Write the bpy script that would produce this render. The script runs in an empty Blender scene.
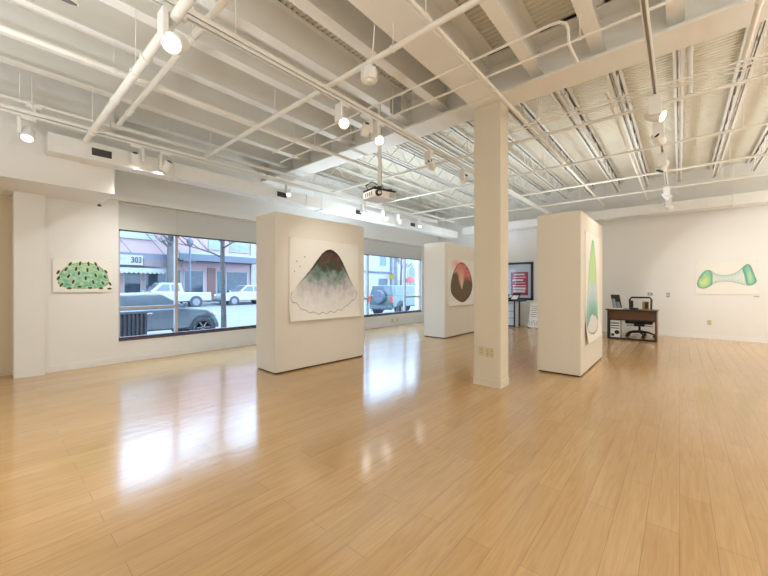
import bpy, bmesh, math, random
from mathutils import Vector, Matrix, noise
random.seed(7)
PI = math.pi
sc = bpy.context.scene
COL = sc.collection

# ------------------------------------------------------------------ camera model
F, CX, CY, H, TH = 345.0, 384.0, 286.0, 1.33, math.radians(40.6)
CT, ST = math.cos(TH), math.sin(TH)
def dirs(px):
    l = (px - CX) / F
    return (l*CT - ST, l*ST + CT)
def y_at_x(px, x):                     # where the sight line through column px meets the plane x
    dx, dy = dirs(px); return x/dx*dy
def x_at_y(px, y):
    dx, dy = dirs(px); return y/dy*dx
def z_at(px, py, x=None, y=None):
    dx, dy = dirs(px); Z = x/dx if x is not None else y/dy
    return H + (CY-py)/F*Z

# ------------------------------------------------------------------ materials
def mat(name, col, rough=0.6, metal=0.0, spec=0.5, var=0.06, vscale=6.0, bump=0.0, bscale=40.0, emit=None, estr=0.0, alpha=None, coat=0.0):
    m = bpy.data.materials.new(name); m.use_nodes = True
    nt = m.node_tree; b = nt.nodes['Principled BSDF']
    b.inputs['Roughness'].default_value = rough
    b.inputs['Metallic'].default_value = metal
    b.inputs['Specular IOR Level'].default_value = spec
    b.inputs['Coat Weight'].default_value = coat
    tc = nt.nodes.new('ShaderNodeTexCoord')
    nz = nt.nodes.new('ShaderNodeTexNoise'); nz.inputs['Scale'].default_value = vscale; nz.inputs['Detail'].default_value = 4
    nt.links.new(tc.outputs['Object'], nz.inputs['Vector'])
    mx = nt.nodes.new('ShaderNodeMix'); mx.data_type = 'RGBA'
    c = list(col)
    mx.inputs[6].default_value = [max(0, v*(1-var)) for v in c] + [1]
    mx.inputs[7].default_value = [min(1, v*(1+var)) for v in c] + [1]
    nt.links.new(nz.outputs['Fac'], mx.inputs[0]); nt.links.new(mx.outputs[2], b.inputs['Base Color'])
    if bump:
        n2 = nt.nodes.new('ShaderNodeTexNoise'); n2.inputs['Scale'].default_value = bscale
        nt.links.new(tc.outputs['Object'], n2.inputs['Vector'])
        bp = nt.nodes.new('ShaderNodeBump'); bp.inputs['Strength'].default_value = bump; bp.inputs['Distance'].default_value = 0.01
        nt.links.new(n2.outputs['Fac'], bp.inputs['Height']); nt.links.new(bp.outputs['Normal'], b.inputs['Normal'])
    if emit:
        b.inputs['Emission Color'].default_value = list(emit)+[1]; b.inputs['Emission Strength'].default_value = estr
    return m

def brick_mat(name, c1, c2, mortar, sc_=4.0, bw=0.5, rh=0.25, rot=None, rough=0.8, msize=0.02):
    m = bpy.data.materials.new(name); m.use_nodes = True; nt = m.node_tree; b = nt.nodes['Principled BSDF']
    b.inputs['Roughness'].default_value = rough
    tc = nt.nodes.new('ShaderNodeTexCoord'); mp = nt.nodes.new('ShaderNodeMapping')
    if rot: mp.inputs['Rotation'].default_value = rot
    br = nt.nodes.new('ShaderNodeTexBrick'); br.inputs['Scale'].default_value = sc_
    br.inputs['Color1'].default_value = c1+(1,); br.inputs['Color2'].default_value = c2+(1,); br.inputs['Mortar'].default_value = mortar+(1,)
    br.inputs['Brick Width'].default_value = bw; br.inputs['Row Height'].default_value = rh; br.inputs['Mortar Size'].default_value = msize
    nt.links.new(tc.outputs['Object'], mp.inputs[0]); nt.links.new(mp.outputs[0], br.inputs[0]); nt.links.new(br.outputs[0], b.inputs['Base Color'])
    return m

def floor_mat():
    m = bpy.data.materials.new('maple_plank'); m.use_nodes = True; nt = m.node_tree; b = nt.nodes['Principled BSDF']
    N, L = nt.nodes.new, nt.links.new
    tc = N('ShaderNodeTexCoord'); mp = N('ShaderNodeMapping'); mp.inputs['Rotation'].default_value = (0, 0, PI/2)
    L(tc.outputs['Object'], mp.inputs[0])
    br = N('ShaderNodeTexBrick'); br.offset = 0.37; br.inputs['Scale'].default_value = 1
    br.inputs['Brick Width'].default_value = 1.22; br.inputs['Row Height'].default_value = 0.145; br.inputs['Mortar Size'].default_value = 0.0013
    br.inputs['Mortar Smooth'].default_value = 0.1; br.inputs['Bias'].default_value = 0
    br.inputs['Color1'].default_value = FLOOR1; br.inputs['Color2'].default_value = FLOOR2; br.inputs['Mortar'].default_value = (0.40, 0.25, 0.14, 1)
    L(mp.outputs[0], br.inputs[0])
    # grain along the planks
    mp2 = N('ShaderNodeMapping'); mp2.inputs['Scale'].default_value = (26, 1.6, 1); L(tc.outputs['Object'], mp2.inputs[0])
    nz = N('ShaderNodeTexNoise'); nz.inputs['Scale'].default_value = 1.6; nz.inputs['Detail'].default_value = 6; nz.inputs['Distortion'].default_value = 1.3
    L(mp2.outputs[0], nz.inputs[0])
    rp = N('ShaderNodeValToRGB'); rp.color_ramp.elements[0].position = 0.32; rp.color_ramp.elements[1].position = 0.62
    rp.color_ramp.elements[0].color = (0.78, 0.70, 0.62, 1); rp.color_ramp.elements[1].color = (1, 1, 1, 1)
    L(nz.outputs['Fac'], rp.inputs[0])
    mx = N('ShaderNodeMix'); mx.data_type = 'RGBA'; mx.blend_type = 'MULTIPLY'; mx.inputs[0].default_value = 0.5
    L(br.outputs[0], mx.inputs[6]); L(rp.outputs[0], mx.inputs[7]); L(mx.outputs[2], b.inputs['Base Color'])
    b.inputs['Roughness'].default_value = 0.15; b.inputs['IOR'].default_value = FLOOR_IOR
    b.inputs['Specular IOR Level'].default_value = 0.5
    # faint waviness of the boards and the seams
    mp3 = N('ShaderNodeMapping'); mp3.inputs['Scale'].default_value = (9, 2.2, 1); L(tc.outputs['Object'], mp3.inputs[0])
    n3 = N('ShaderNodeTexNoise'); n3.inputs['Scale'].default_value = 1.5; n3.inputs['Detail'].default_value = 5; L(mp3.outputs[0], n3.inputs[0])
    ad = N('ShaderNodeMath'); ad.operation = 'MULTIPLY_ADD'; ad.inputs[1].default_value = -0.35; L(br.outputs['Fac'], ad.inputs[0]); L(n3.outputs['Fac'], ad.inputs[2])
    bp = N('ShaderNodeBump'); bp.inputs['Strength'].default_value = 0.22; bp.inputs['Distance'].default_value = 0.006
    L(ad.outputs[0], bp.inputs['Height']); L(bp.outputs['Normal'], b.inputs['Normal'])
    return m
FLOOR1, FLOOR2, FLOOR_IOR = (0.60, 0.375, 0.165, 1), (0.65, 0.42, 0.20, 1), 1.85

def glass_mat(name, tint=(1, 1, 1), k=0.08):
    m = bpy.data.materials.new(name); m.use_nodes = True; nt = m.node_tree; nt.nodes.clear()
    o = nt.nodes.new('ShaderNodeOutputMaterial'); t = nt.nodes.new('ShaderNodeBsdfTransparent'); t.inputs[0].default_value = tint+(1,)
    g = nt.nodes.new('ShaderNodeBsdfGlossy'); g.inputs['Roughness'].default_value = 0.01
    lw = nt.nodes.new('ShaderNodeLayerWeight'); lw.inputs[0].default_value = 0.5
    pw = nt.nodes.new('ShaderNodeMath'); pw.operation = 'POWER'; pw.inputs[1].default_value = 4.0; nt.links.new(lw.outputs['Facing'], pw.inputs[0])
    fr = nt.nodes.new('ShaderNodeMath'); fr.operation = 'MULTIPLY_ADD'; fr.inputs[1].default_value = 0.6; fr.inputs[2].default_value = 0.02; nt.links.new(pw.outputs[0], fr.inputs[0])
    mx = nt.nodes.new('ShaderNodeMixShader')
    nt.links.new(fr.outputs[0], mx.inputs[0]); nt.links.new(t.outputs[0], mx.inputs[1]); nt.links.new(g.outputs[0], mx.inputs[2]); nt.links.new(mx.outputs[0], o.inputs[0])
    return m
def shade_mat(name, col):
    m = bpy.data.materials.new(name); m.use_nodes = True; nt = m.node_tree; nt.nodes.clear()
    o = nt.nodes.new('ShaderNodeOutputMaterial'); d = nt.nodes.new('ShaderNodeBsdfDiffuse'); t = nt.nodes.new('ShaderNodeBsdfTranslucent')
    d.inputs[0].default_value = col+(1,); t.inputs[0].default_value = col+(1,)
    mx = nt.nodes.new('ShaderNodeMixShader'); mx.inputs[0].default_value = 0.08
    nt.links.new(d.outputs[0], mx.inputs[1]); nt.links.new(t.outputs[0], mx.inputs[2]); nt.links.new(mx.outputs[0], o.inputs[0])
    return m
def print_mat(name):
    m = bpy.data.materials.new(name); m.use_nodes = True; nt = m.node_tree; b = nt.nodes['Principled BSDF']
    a = nt.nodes.new('ShaderNodeVertexColor'); a.layer_name = 'ink'
    nt.links.new(a.outputs[0], b.inputs['Base Color']); b.inputs['Roughness'].default_value = 0.75; b.inputs['Specular IOR Level'].default_value = 0.2
    return m

M = {}
M['floor'] = floor_mat()
M['wall'] = mat('cream_wall_paint', (0.85, 0.845, 0.825), 0.75, bump=0.03, bscale=120, var=0.015, vscale=1.2, spec=0.25)
M['wall_tan'] = mat('tan_wall_paint', (0.66, 0.56, 0.40), 0.75, var=0.02, vscale=1.5, spec=0.25)
M['panel'] = mat('panel_paint', (0.82, 0.775, 0.695), 0.7, var=0.015, vscale=1.5, spec=0.25)
M['column'] = mat('column_paint', (0.76, 0.70, 0.585), 0.7, var=0.015, vscale=1.5, spec=0.25)
M['steel'] = mat('painted_steel', (0.88, 0.87, 0.83), 0.5, var=0.03, vscale=3)
M['joist'] = mat('painted_joist', (0.86, 0.85, 0.81), 0.5, var=0.03, vscale=3)
M['deck'] = mat('painted_deck', (0.84, 0.81, 0.71), 0.6, var=0.04, vscale=2)
M['duct'] = mat('painted_duct', (0.86, 0.855, 0.83), 0.5, var=0.04, vscale=9)
M['pipe'] = mat('painted_pipe', (0.88, 0.86, 0.80), 0.4, var=0.03, vscale=5)
M['track'] = mat('white_track_enamel', (0.86, 0.86, 0.84), 0.35, var=0.02)
M['white'] = mat('white_enamel', (0.88, 0.88, 0.86), 0.3, var=0.02)
M['black'] = mat('black_plastic', (0.012, 0.012, 0.014), 0.4, var=0.2)
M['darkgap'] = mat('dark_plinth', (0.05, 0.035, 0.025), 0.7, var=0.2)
M['lens'] = mat('lit_lens', (1, 0.97, 0.9), 0.3, emit=(1, 0.95, 0.86), estr=2.5)
M['lens_off'] = mat('unlit_lens', (0.06, 0.06, 0.07), 0.15, var=0.1)
M['frame'] = mat('grey_window_frame', (0.46, 0.43, 0.43), 0.4, metal=0.2, var=0.04)
M['frame_lo'] = mat('plum_sill_trim', (0.10, 0.065, 0.075), 0.45, var=0.1)
M['glass'] = glass_mat('window_glass', (0.94, 0.97, 1.0))
M['picglass'] = glass_mat('picture_glass', (0.97, 0.98, 1.0))
M['shade'] = shade_mat('grey_roller_shade_cloth', (0.70, 0.70, 0.67))
M['ink'] = print_mat('printed_paper')
M['ivory'] = mat('ivory_plastic', (0.66, 0.58, 0.36), 0.4, var=0.03)
M['grey'] = mat('grey_metal_box', (0.34, 0.34, 0.35), 0.4, metal=0.3)
M['grille'] = mat('dark_grille', (0.06, 0.06, 0.06), 0.6)
M['desk'] = mat('espresso_wood', (0.028, 0.014, 0.010), 0.35, var=0.35, vscale=14)
M['desk_red'] = mat('mahogany_panel', (0.11, 0.035, 0.020), 0.35, var=0.3, vscale=14)
M['modesty'] = mat('brown_panel', (0.13, 0.06, 0.022), 0.5, var=0.2, vscale=10)
M['paper'] = mat('white_paper', (0.88, 0.87, 0.84), 0.7, var=0.01)
M['text'] = mat('grey_print', (0.25, 0.25, 0.27), 0.7)
M['chrome'] = mat('chrome', (0.75, 0.75, 0.77), 0.2, metal=1)

# ------------------------------------------------------------------ mesh builder
class MB:
    def __init__(s): s.v = []; s.f = []; s.pc = []
    def add(s, vs, fs):
        o = len(s.v); s.pc.append((o, len(s.f))); s.v += [tuple(p) for p in vs]; s.f += [tuple(i+o for i in f) for f in fs]; return s
    def box(s, a, b):
        (x0, y0, z0), (x1, y1, z1) = a, b
        x0, x1 = min(x0, x1), max(x0, x1); y0, y1 = min(y0, y1), max(y0, y1); z0, z1 = min(z0, z1), max(z0, z1)
        return s.add([(x0,y0,z0),(x1,y0,z0),(x1,y1,z0),(x0,y1,z0),(x0,y0,z1),(x1,y0,z1),(x1,y1,z1),(x0,y1,z1)],
                     [(0,3,2,1),(4,5,6,7),(0,1,5,4),(1,2,6,5),(2,3,7,6),(3,0,4,7)])
    def cbox(s, c, d):
        return s.box([c[i]-d[i]/2 for i in range(3)], [c[i]+d[i]/2 for i in range(3)])
    def cyl(s, p, q, r, r2=None, n=12, caps=True):
        p, q = Vector(p), Vector(q); r2 = r if r2 is None else r2
        d = (q-p).normalized(); a = d.orthogonal().normalized(); b = d.cross(a)
        vs = []
        for c, rr in ((p, r), (q, r2)):
            for i in range(n):
                t = 2*PI*i/n; vs.append(c + (a*math.cos(t)+b*math.sin(t))*rr)
        fs = [(i, (i+1) % n, n+(i+1) % n, n+i) for i in range(n)]
        if caps: fs += [tuple(range(n-1, -1, -1)), tuple(range(n, 2*n))]
        return s.add(vs, fs)
    def bar(s, p, q, w, h):               # rectangular bar from p to q
        p, q = Vector(p), Vector(q); d = (q-p).normalized()
        up = Vector((0,0,1)) if abs(d.z) < 0.95 else Vector((0,1,0))
        a = d.cross(up).normalized(); b = a.cross(d).normalized()
        vs = [c + a*sx*w/2 + b*sz*h/2 for c in (p, q) for sx, sz in ((-1,-1),(1,-1),(1,1),(-1,1))]
        return s.add(vs, [(0,1,2,3),(7,6,5,4),(0,4,5,1),(1,5,6,2),(2,6,7,3),(3,7,4,0)])
    def tube(s, pts, radii, n=10):
        pts = [Vector(p) for p in pts]
        if not hasattr(radii, '__len__'): radii = [radii]*len(pts)
        rings = []; a = None
        for i, p in enumerate(pts):
            d = (pts[min(i+1, len(pts)-1)] - pts[max(i-1, 0)]).normalized()
            a = (d.orthogonal() if a is None else a - d*a.dot(d)).normalized(); b = d.cross(a)
            rings.append([p + (a*math.cos(2*PI*k/n)+b*math.sin(2*PI*k/n))*radii[i] for k in range(n)])
        vs = [v for r in rings for v in r]
        fs = [(i*n+k, i*n+(k+1) % n, (i+1)*n+(k+1) % n, (i+1)*n+k) for i in range(len(pts)-1) for k in range(n)]
        fs += [tuple(range(n-1, -1, -1)), tuple((len(pts)-1)*n+k for k in range(n))]
        return s.add(vs, fs)
    def prism(s, poly, axis, a, b):        # polygon in the other two axes, extruded along axis
        def P(u, v, t): return {'x': (t, u, v), 'y': (u, t, v), 'z': (u, v, t)}[axis]
        n = len(poly)
        vs = [P(u, v, a) for u, v in poly] + [P(u, v, b) for u, v in poly]
        return s.add(vs, [tuple(range(n-1, -1, -1)), tuple(range(n, 2*n))] + [(i, (i+1) % n, n+(i+1) % n, n+i) for i in range(n)])
    def wprism(s, poly, wa, wb):           # (x,z) polygon between y = wa(z) and y = wb(z)
        n = len(poly)
        vs = [(x, wa(z), z) for x, z in poly] + [(x, wb(z), z) for x, z in poly]
        return s.add(vs, [tuple(range(n-1, -1, -1)), tuple(range(n, 2*n))] + [(i, (i+1) % n, n+(i+1) % n, n+i) for i in range(n)])
    def lathe(s, prof, c=(0,0,0), axis='z', n=24):
        vs = []
        for r, h in prof:
            for k in range(n):
                t = 2*PI*k/n; u, v = r*math.cos(t), r*math.sin(t)
                vs.append({'z': (c[0]+u, c[1]+v, c[2]+h), 'y': (c[0]+u, c[1]+h, c[2]+v), 'x': (c[0]+h, c[1]+u, c[2]+v)}[axis])
        m = len(prof)
        fs = [(i*n+k, i*n+(k+1) % n, (i+1)*n+(k+1) % n, (i+1)*n+k) for i in range(m-1) for k in range(n)]
        fs += [tuple(range(n)), tuple((m-1)*n+k for k in range(n))]
        return s.add(vs, fs)
    def ball(s, c, r, n=12, m=8, sz=1.0, jit=0.0):
        prof = []
        vs = [(c[0], c[1], c[2]-r*sz)]
        for i in range(1, m):
            a = -PI/2 + PI*i/m
            for k in range(n):
                t = 2*PI*k/n; rr = r*(1+random.uniform(-jit, jit))
                vs.append((c[0]+rr*math.cos(a)*math.cos(t), c[1]+rr*math.cos(a)*math.sin(t), c[2]+rr*sz*math.sin(a)))
        vs.append((c[0], c[1], c[2]+r*sz)); top = len(vs)-1
        fs = [(0, 1+(k+1) % n, 1+k) for k in range(n)]
        for i in range(m-2):
            for k in range(n):
                fs.append((1+i*n+k, 1+i*n+(k+1) % n, 1+(i+1)*n+(k+1) % n, 1+(i+1)*n+k))
        fs += [(1+(m-2)*n+k, 1+(m-2)*n+(k+1) % n, top) for k in range(n)]
        return s.add(vs, fs)
    def mesh(s, name, m, off=(0,0,0), smooth=True):
        me = bpy.data.meshes.new(name)
        me.from_pydata([(x-off[0], y-off[1], z-off[2]) for x, y, z in s.v], [], s.f)
        bm = bmesh.new(); bm.from_mesh(me); bmesh.ops.recalc_face_normals(bm, faces=bm.faces); bm.to_mesh(me); bm.free()
        me.materials.append(m)
        if smooth:
            me.shade_smooth(); me.set_sharp_from_angle(angle=math.radians(38))
        return me

def wloc(o):
    p = Vector((0,0,0))
    while o: p += o.location; o = o.parent
    return p
def pieces(mb):
    ends = mb.pc[1:]+[(len(mb.v), len(mb.f))]
    for (v0, f0), (v1, f1) in zip(mb.pc, ends):
        q = MB(); q.add(mb.v[v0:v1], [tuple(i-v0 for i in f) for f in mb.f[f0:f1]]); yield q
def parts(name, mb, m, parent, label=None, local=False, bevel=0.0):   # every piece a part of its own
    return [part(name, q, m, parent, label, local, bevel) for q in pieces(mb)]
def part(name, mb, m, parent, label=None, local=False, bevel=0.0, stuff=False):
    off = (0,0,0) if local else wloc(parent)
    o = bpy.data.objects.new(name, mb.mesh(name, m, off)); COL.objects.link(o); o.parent = parent
    if label: o['label'] = label
    if stuff: o['kind'] = 'stuff'
    if bevel: add_bevel(o, bevel)
    return o
def add_bevel(o, w, seg=2):
    b = o.modifiers.new('bevel', 'BEVEL'); b.width = w; b.segments = seg; b.limit_method = 'ANGLE'; b.angle_limit = math.radians(40)
def tag(o, label, cat, group=None):
    o['label'] = label; o['category'] = cat
    if group: o['group'] = group
    return o
def thing(name, label, cat, loc, rz=0.0, group=None):
    o = bpy.data.objects.new(name, None); COL.objects.link(o); o.empty_display_size = 0.1
    o.location = loc; o.rotation_euler = (0, 0, rz)
    return tag(o, label, cat, group)
def solo(name, mb, m, label, cat, group=None, bevel=0.0):
    xs, ys, zs = zip(*mb.v); c = ((min(xs)+max(xs))/2, (min(ys)+max(ys))/2, min(zs))
    o = bpy.data.objects.new(name, mb.mesh(name, m, c)); COL.objects.link(o); o.location = c
    if bevel: add_bevel(o, bevel)
    return tag(o, label, cat, group)
def struct(name, mb, m, label=None, parent=None):
    o = bpy.data.objects.new(name, mb.mesh(name, m)); COL.objects.link(o)
    if parent: o.parent = parent
    else: o['kind'] = 'structure'
    if label: o['label'] = label
    return o
ORD = ['first','second','third','fourth','fifth','sixth','seventh','eighth','ninth','tenth','eleventh','twelfth','thirteenth','fourteenth','fifteenth']

# ------------------------------------------------------------------ room shell
XW, YF, YB, XR, ZD = -7.35, 11.9, -3.2, 4.8, 4.30
struct('floor', MB().box((-7.75, YB-0.1, -0.1), (XR+0.1, YF+0.1, 0)), M['floor'], 'glossy honey maple plank floor')
# corrugated roof deck, ribs running across the beams
poly = []; y = YB-0.1
while y < YF+0.1:
    poly += [(y, ZD+0.022), (y+0.024, ZD+0.022), (y+0.032, ZD), (y+0.062, ZD)]; y += 0.07
dk = MB(); n = len(poly)
dk.add([(-7.75, a, b) for a, b in poly]+[(XR+0.1, a, b) for a, b in poly], [(i, i+1, n+i+1, n+i) for i in range(n-1)])
dk.box((-7.75, YB-0.1, ZD+0.06), (XR+0.1, YF+0.1, ZD+0.2))
struct('ceiling', dk, M['deck'], 'cream corrugated metal roof deck')
W1 = (1.54, 5.32); W2 = (6.95, 10.73); ZS, ZH = 0.373, 2.80
wl = MB()
wl.box((XW-0.3, 0.30, -0.4), (XW, W1[0], ZD+0.04)); wl.box((XW-0.3, W1[1], -0.4), (XW, W2[0], ZD+0.04)); wl.box((XW-0.3, W2[1], -0.4), (XW, YF+0.2, ZD+0.04))
for a, b in (W1, W2):
    wl.box((XW-0.3, a, -0.4), (XW, b, ZS)); wl.box((XW-0.3, a, ZH), (XW, b, ZD+0.04))
struct('wall_left', wl, M['wall'], 'cream window wall')
struct('wall_alcove', MB().box((-7.95, YB-0.1, -0.1), (-7.62, 0.30, ZD)), M['wall_tan'], 'tan alcove wall at the left edge')
struct('trim_1', MB().box((XW+0.001, 0.30, 0), (XW+0.11, 0.62, 2.69)), M['wall'], 'shallow cream pilaster at the left edge')
struct('wall_soffit', MB().box((-7.75, YB-0.1, 2.69), (-6.37, 1.285, ZD)), M['wall'], 'deep cream bulkhead over the left wall')
struct('wall_far', MB().box((-7.9, YF, -0.1), (XR+0.2, YF+0.2, ZD+0.04)), M['wall'], 'long cream wall at the far end')
struct('wall_right', MB().box((XR, YB-0.1, -0.1), (XR+0.2, YF+0.1, ZD+0.04)), M['wall'])
struct('wall_back', MB().box((-7.9, YB-0.2, -0.1), (XR+0.2, YB, ZD+0.04)), M['wall'])
struct('baseboard_left', MB().box((XW, 0.62, 0), (XW+0.012, YF, 0.10)), M['wall'])
struct('baseboard_far', MB().box((XW, YF-0.012, 0), (XR, YF, 0.10)), M['wall'])
struct('trim_2', MB().box((XW, 1.29, ZH+0.005), (XW+0.05, YF, 2.895)), M['duct'], 'pale ledge over the windows')

# windows
def window(name, label, y0, y1, mull, trans):
    w = bpy.data.objects.new(name, None); COL.objects.link(w); w.location = (XW-0.1, (y0+y1)/2, ZS); w['kind'] = 'structure'; w['label'] = label
    t = 0.05; xa, xb = XW-0.13, XW-0.05
    fr = MB().box((xa, y0, ZS+0.05), (xb, y0+t*0.6, ZH)).box((xa, y1-t*0.6, ZS+0.05), (xb, y1, ZH)).box((xa, y0, ZH-0.05), (xb, y1, ZH))
    part('window_frame', fr, M['frame'], w)
    part('sill', MB().box((xa-0.02, y0, ZS), (XW+0.015, y1, ZS+0.025)).box((xa, y0, ZS+0.035), (xb+0.02, y1, ZS+0.06)), M['frame_lo'], w, 'dark plum sill')
    for yy in mull:
        part('mullion', MB().box((xa, yy-t/2, ZS+0.05), (xb, yy+t/2, ZH-0.05)), M['frame'], w)
    for ya, yb in trans:
        part('transom_bar', MB().box((xa, ya, 0.915), (xb, yb, 0.965)), M['frame'], w)
    ys = [y0]+list(mull)+[y1]
    for a, b in zip(ys, ys[1:]):
        part('glass_pane', MB().box((XW-0.094, a+0.02, ZS+0.05), (XW-0.088, b-0.02, ZH-0.04)), M['glass'], w)
    return w
window('window_1', 'nearer storefront window with a street view', W1[0], W1[1], (2.46, 4.38), ((1.57, 2.435), (4.405, 5.29)))
window('window_2', 'farther storefront window with a green car outside', W2[0], W2[1], (7.87, 9.79), ((6.98, 7.845), (9.815, 10.70)))
sl = ['light grey roller shade over the narrow left pane of the nearer window', 'light grey roller shade over the wide pane of the nearer window',
      'light grey roller shade over the far narrow pane of the nearer window', 'light grey roller shade over the near narrow pane of the farther window',
      'light grey roller shade over the wide pane of the farther window', 'light grey roller shade over the far narrow pane of the farther window']
for i, (a, b) in enumerate(((W1[0], 2.46), (2.46, 4.38), (4.38, W1[1]), (W2[0], 7.87), (7.87, 9.79), (9.79, W2[1]))):
    t = thing('roller_shade', sl[i], 'window shade', (XW-0.02, (a+b)/2, 2.29), group='roller shades on the storefront windows')
    part('shade_cloth', MB().box((XW-0.024, a+0.003, 2.31), (XW-0.021, b-0.003, 2.795)), M['shade'], t)
    part('bottom_bar', MB().box((XW-0.030, a+0.003, 2.29), (XW-0.016, b-0.003, 2.315)), M['grille'], t, 'dark hem bar')
    part('roller', MB().cyl((XW-0.022, a+0.003, 2.775), (XW-0.022, b-0.003, 2.775), 0.02), M['shade'], t)

# ------------------------------------------------------------------ structural steel overhead
YG = 4.42
def ibeam(y0, y1, x, zb, zt, fw, web=0.012, ft=0.016):
    b = MB().box((x-fw/2, y0, zb), (x+fw/2, y1, zb+ft)).box((x-fw/2, y0, zt-ft), (x+fw/2, y1, zt)).box((x-web/2, y0, zb+ft), (x+web/2, y1, zt-ft))
    return b
SP = 0.64
bi = 0
for j in range(-7, 6):
    x = -1.95 + SP*j
    big = (j == 0)
    t = thing('ceiling_beam', ('broad white steel beam running into the girder above the square column' if big else
              'white steel ceiling beam, %s from the window wall, between bulkhead and girder' % ORD[bi]), 'beam', (x, 0.6, 3.74 if big else 3.88), group='steel beams in front of the girder')
    y0 = YB if x > -6.35 else 1.30
    if big: bm_ = ibeam(y0, YG-0.01, x, 3.745, ZD-0.002, 0.36, 0.02, 0.022)
    else: bm_ = ibeam(y0, YG-0.01, x, 3.88, ZD-0.002, 0.135)
    part('beam_section', bm_, M['steel'], t)
    part('rib_void_dark', MB().box((x-(0.165 if big else 0.055), y0, ZD-0.0015), (x+(0.165 if big else 0.055), YG-0.02, ZD+0.019)), M['black'], t, 'black strip painted in for the dark voids under the deck ribs')  # darkness of the rib voids above the flange, put in as black
    ep = MB()
    for s in (-1, 1): ep.box((x+s*0.008, YG-0.10, 3.97), (x+s*0.016, YG-0.02, 4.22))
    parts('clip_plate', ep, M['steel'], t)
    bo = MB()
    for s in (-1, 1):
        for k in range(3): bo.cyl((x+s*0.015, YG-0.06, 4.02+k*0.075), (x+s*0.034, YG-0.06, 4.02+k*0.075), 0.013, n=6)
    parts('clip_bolt', bo, M['steel'], t)
    bi += 1
g = thing('ceiling_girder', 'deep cream steel girder crossing the whole ceiling over the square column', 'girder', (-1.2, YG, 3.735))
part('girder_section', MB().box((-7.34, YG-0.2, 3.735), (XR, YG+0.2, 3.765)).box((-7.34, YG-0.012, 3.765), (XR, YG+0.012, ZD-0.03)).box((-7.34, YG-0.2, ZD-0.06), (XR, YG+0.2, ZD-0.03)), M['steel'], g)
for j in range(-7, 6):
    x = -1.95+SP*j+SP/2
    part('slit_shade', MB().box((x-0.24, YG-0.21, ZD-0.028), (x+0.24, YG-0.17, ZD-0.001)), M['black'], g, 'black strip standing for the shaded slit under the deck')  # shade in the slit between girder and deck, made as black strips
ji = 0
for j in range(-8, 6):
    x = -1.95 + SP*j + 0.02
    t = thing('bar_joist', 'white open-web bar joist, %s from the window wall, between girder and far wall' % ORD[ji], 'joist', (x, 8.0, 3.95), group='open-web joists behind the girder')
    y0, y1 = YG+0.05, YF-0.02
    tc_, bc, wb = MB(), MB(), MB()
    for s in (-1, 1):
        tc_.box((x+s*0.012, y0, ZD-0.045), (x+s*0.055, y1, ZD-0.037)).box((x+s*0.012, y0, ZD-0.045), (x+s*0.018, y1, ZD-0.004))
        tc_.box((x+s*0.012, y0, ZD-0.010), (x+s*0.055, y1, ZD-0.002))
        bc.box((x+s*0.012, y0+0.35, 3.95), (x+s*0.052, y1-0.35, 3.957)).box((x+s*0.012, y0+0.35, 3.95), (x+s*0.018, y1-0.35, 3.99))
    pts = []; k = 0; yy = y0+0.05
    while yy < y1-0.03:
        pts.append((x, yy, ZD-0.04 if k % 2 == 0 else 3.965)); yy += 0.30; k += 1
    for p, q in zip(pts, pts[1:]): wb.cyl(p, q, 0.0105, n=6)
    part('top_chord', tc_, M['joist'], t); part('bottom_chord', bc, M['joist'], t); part('zigzag_web', wb, M['joist'], t)
    ji += 1
c = thing('square_column', 'plain square cream column with two outlets near its foot', 'column', (-1.945, 4.505, 0))
part('shaft', MB().box((-2.13, 4.37, 0), (-1.76, 4.64, 3.733)), M['column'], c, bevel=0.006)
part('base_trim', MB().box((-2.137, 4.363, 0), (-1.753, 4.647, 0.10)), M['column'], c)

# ------------------------------------------------------------------ ducts
dw = d = thing('air_duct', 'long white rectangular duct above the storefront windows', 'duct', (-6.22, 6, 3.06))
part('duct_casing', MB().box((-6.36, 0.55, 3.06), (-6.11, 11.25, 3.30)), M['duct'], d, bevel=0.004)
sm = MB(); yy = 0.9
while yy < 11.2: sm.box((-6.368, yy, 3.052), (-6.104, yy+0.025, 3.308)); yy += 1.22
parts('duct_seam', sm, M['duct'], d)
for yy in (1.09, 3.95, 6.15, 8.45):
    gr = part('air_grille', MB().box((-6.11, yy-0.13, 3.11), (-6.100, yy+0.13, 3.24)), M['white'], d)
    lv = MB().box((-6.1015, yy-0.11, 3.125), (-6.0995, yy+0.11, 3.225))
    for k in range(8): lv.box((-6.10, yy-0.105+k*0.028, 3.125), (-6.094, yy-0.095+k*0.028, 3.225))
    part('louvres', lv, M['grille'], gr, 'dark louvre blades')
d = thing('air_duct', 'pale duct along the top of the far wall behind the joists', 'duct', (-2, 11.55, 3.20))
part('duct_casing', MB().box((-6.0, 11.36, 3.21), (XR, 11.80, 3.46)), M['duct'], d, bevel=0.004)
sm = MB(); xx = -5.6
while xx < 4.6: sm.box((xx, 11.352, 3.202), (xx+0.025, 11.808, 3.468)); xx += 1.22
parts('duct_seam', sm, M['duct'], d)
for xx in (-4.17, -1.61, 0.95, 2.87):
    part('duct_hanger', MB().cyl((xx, 11.34, 3.19), (xx, 11.34, ZD), 0.006, n=6).cyl((xx, 11.82, 3.19), (xx, 11.82, ZD), 0.006, n=6).box((xx-0.012, 11.33, 3.19), (xx+0.012, 11.83, 3.206)), M['steel'], d)
for yy in (2.0, 5.0, 7.6, 10.2):
    part('duct_hanger', MB().cyl((-6.375, yy, 3.04), (-6.375, yy, ZD-0.35), 0.006, n=6).cyl((-6.095, yy, 3.04), (-6.095, yy, ZD-0.35), 0.006, n=6).box((-6.38, yy-0.012, 3.04), (-6.09, yy+0.012, 3.056)), M['steel'], dw)

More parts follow.
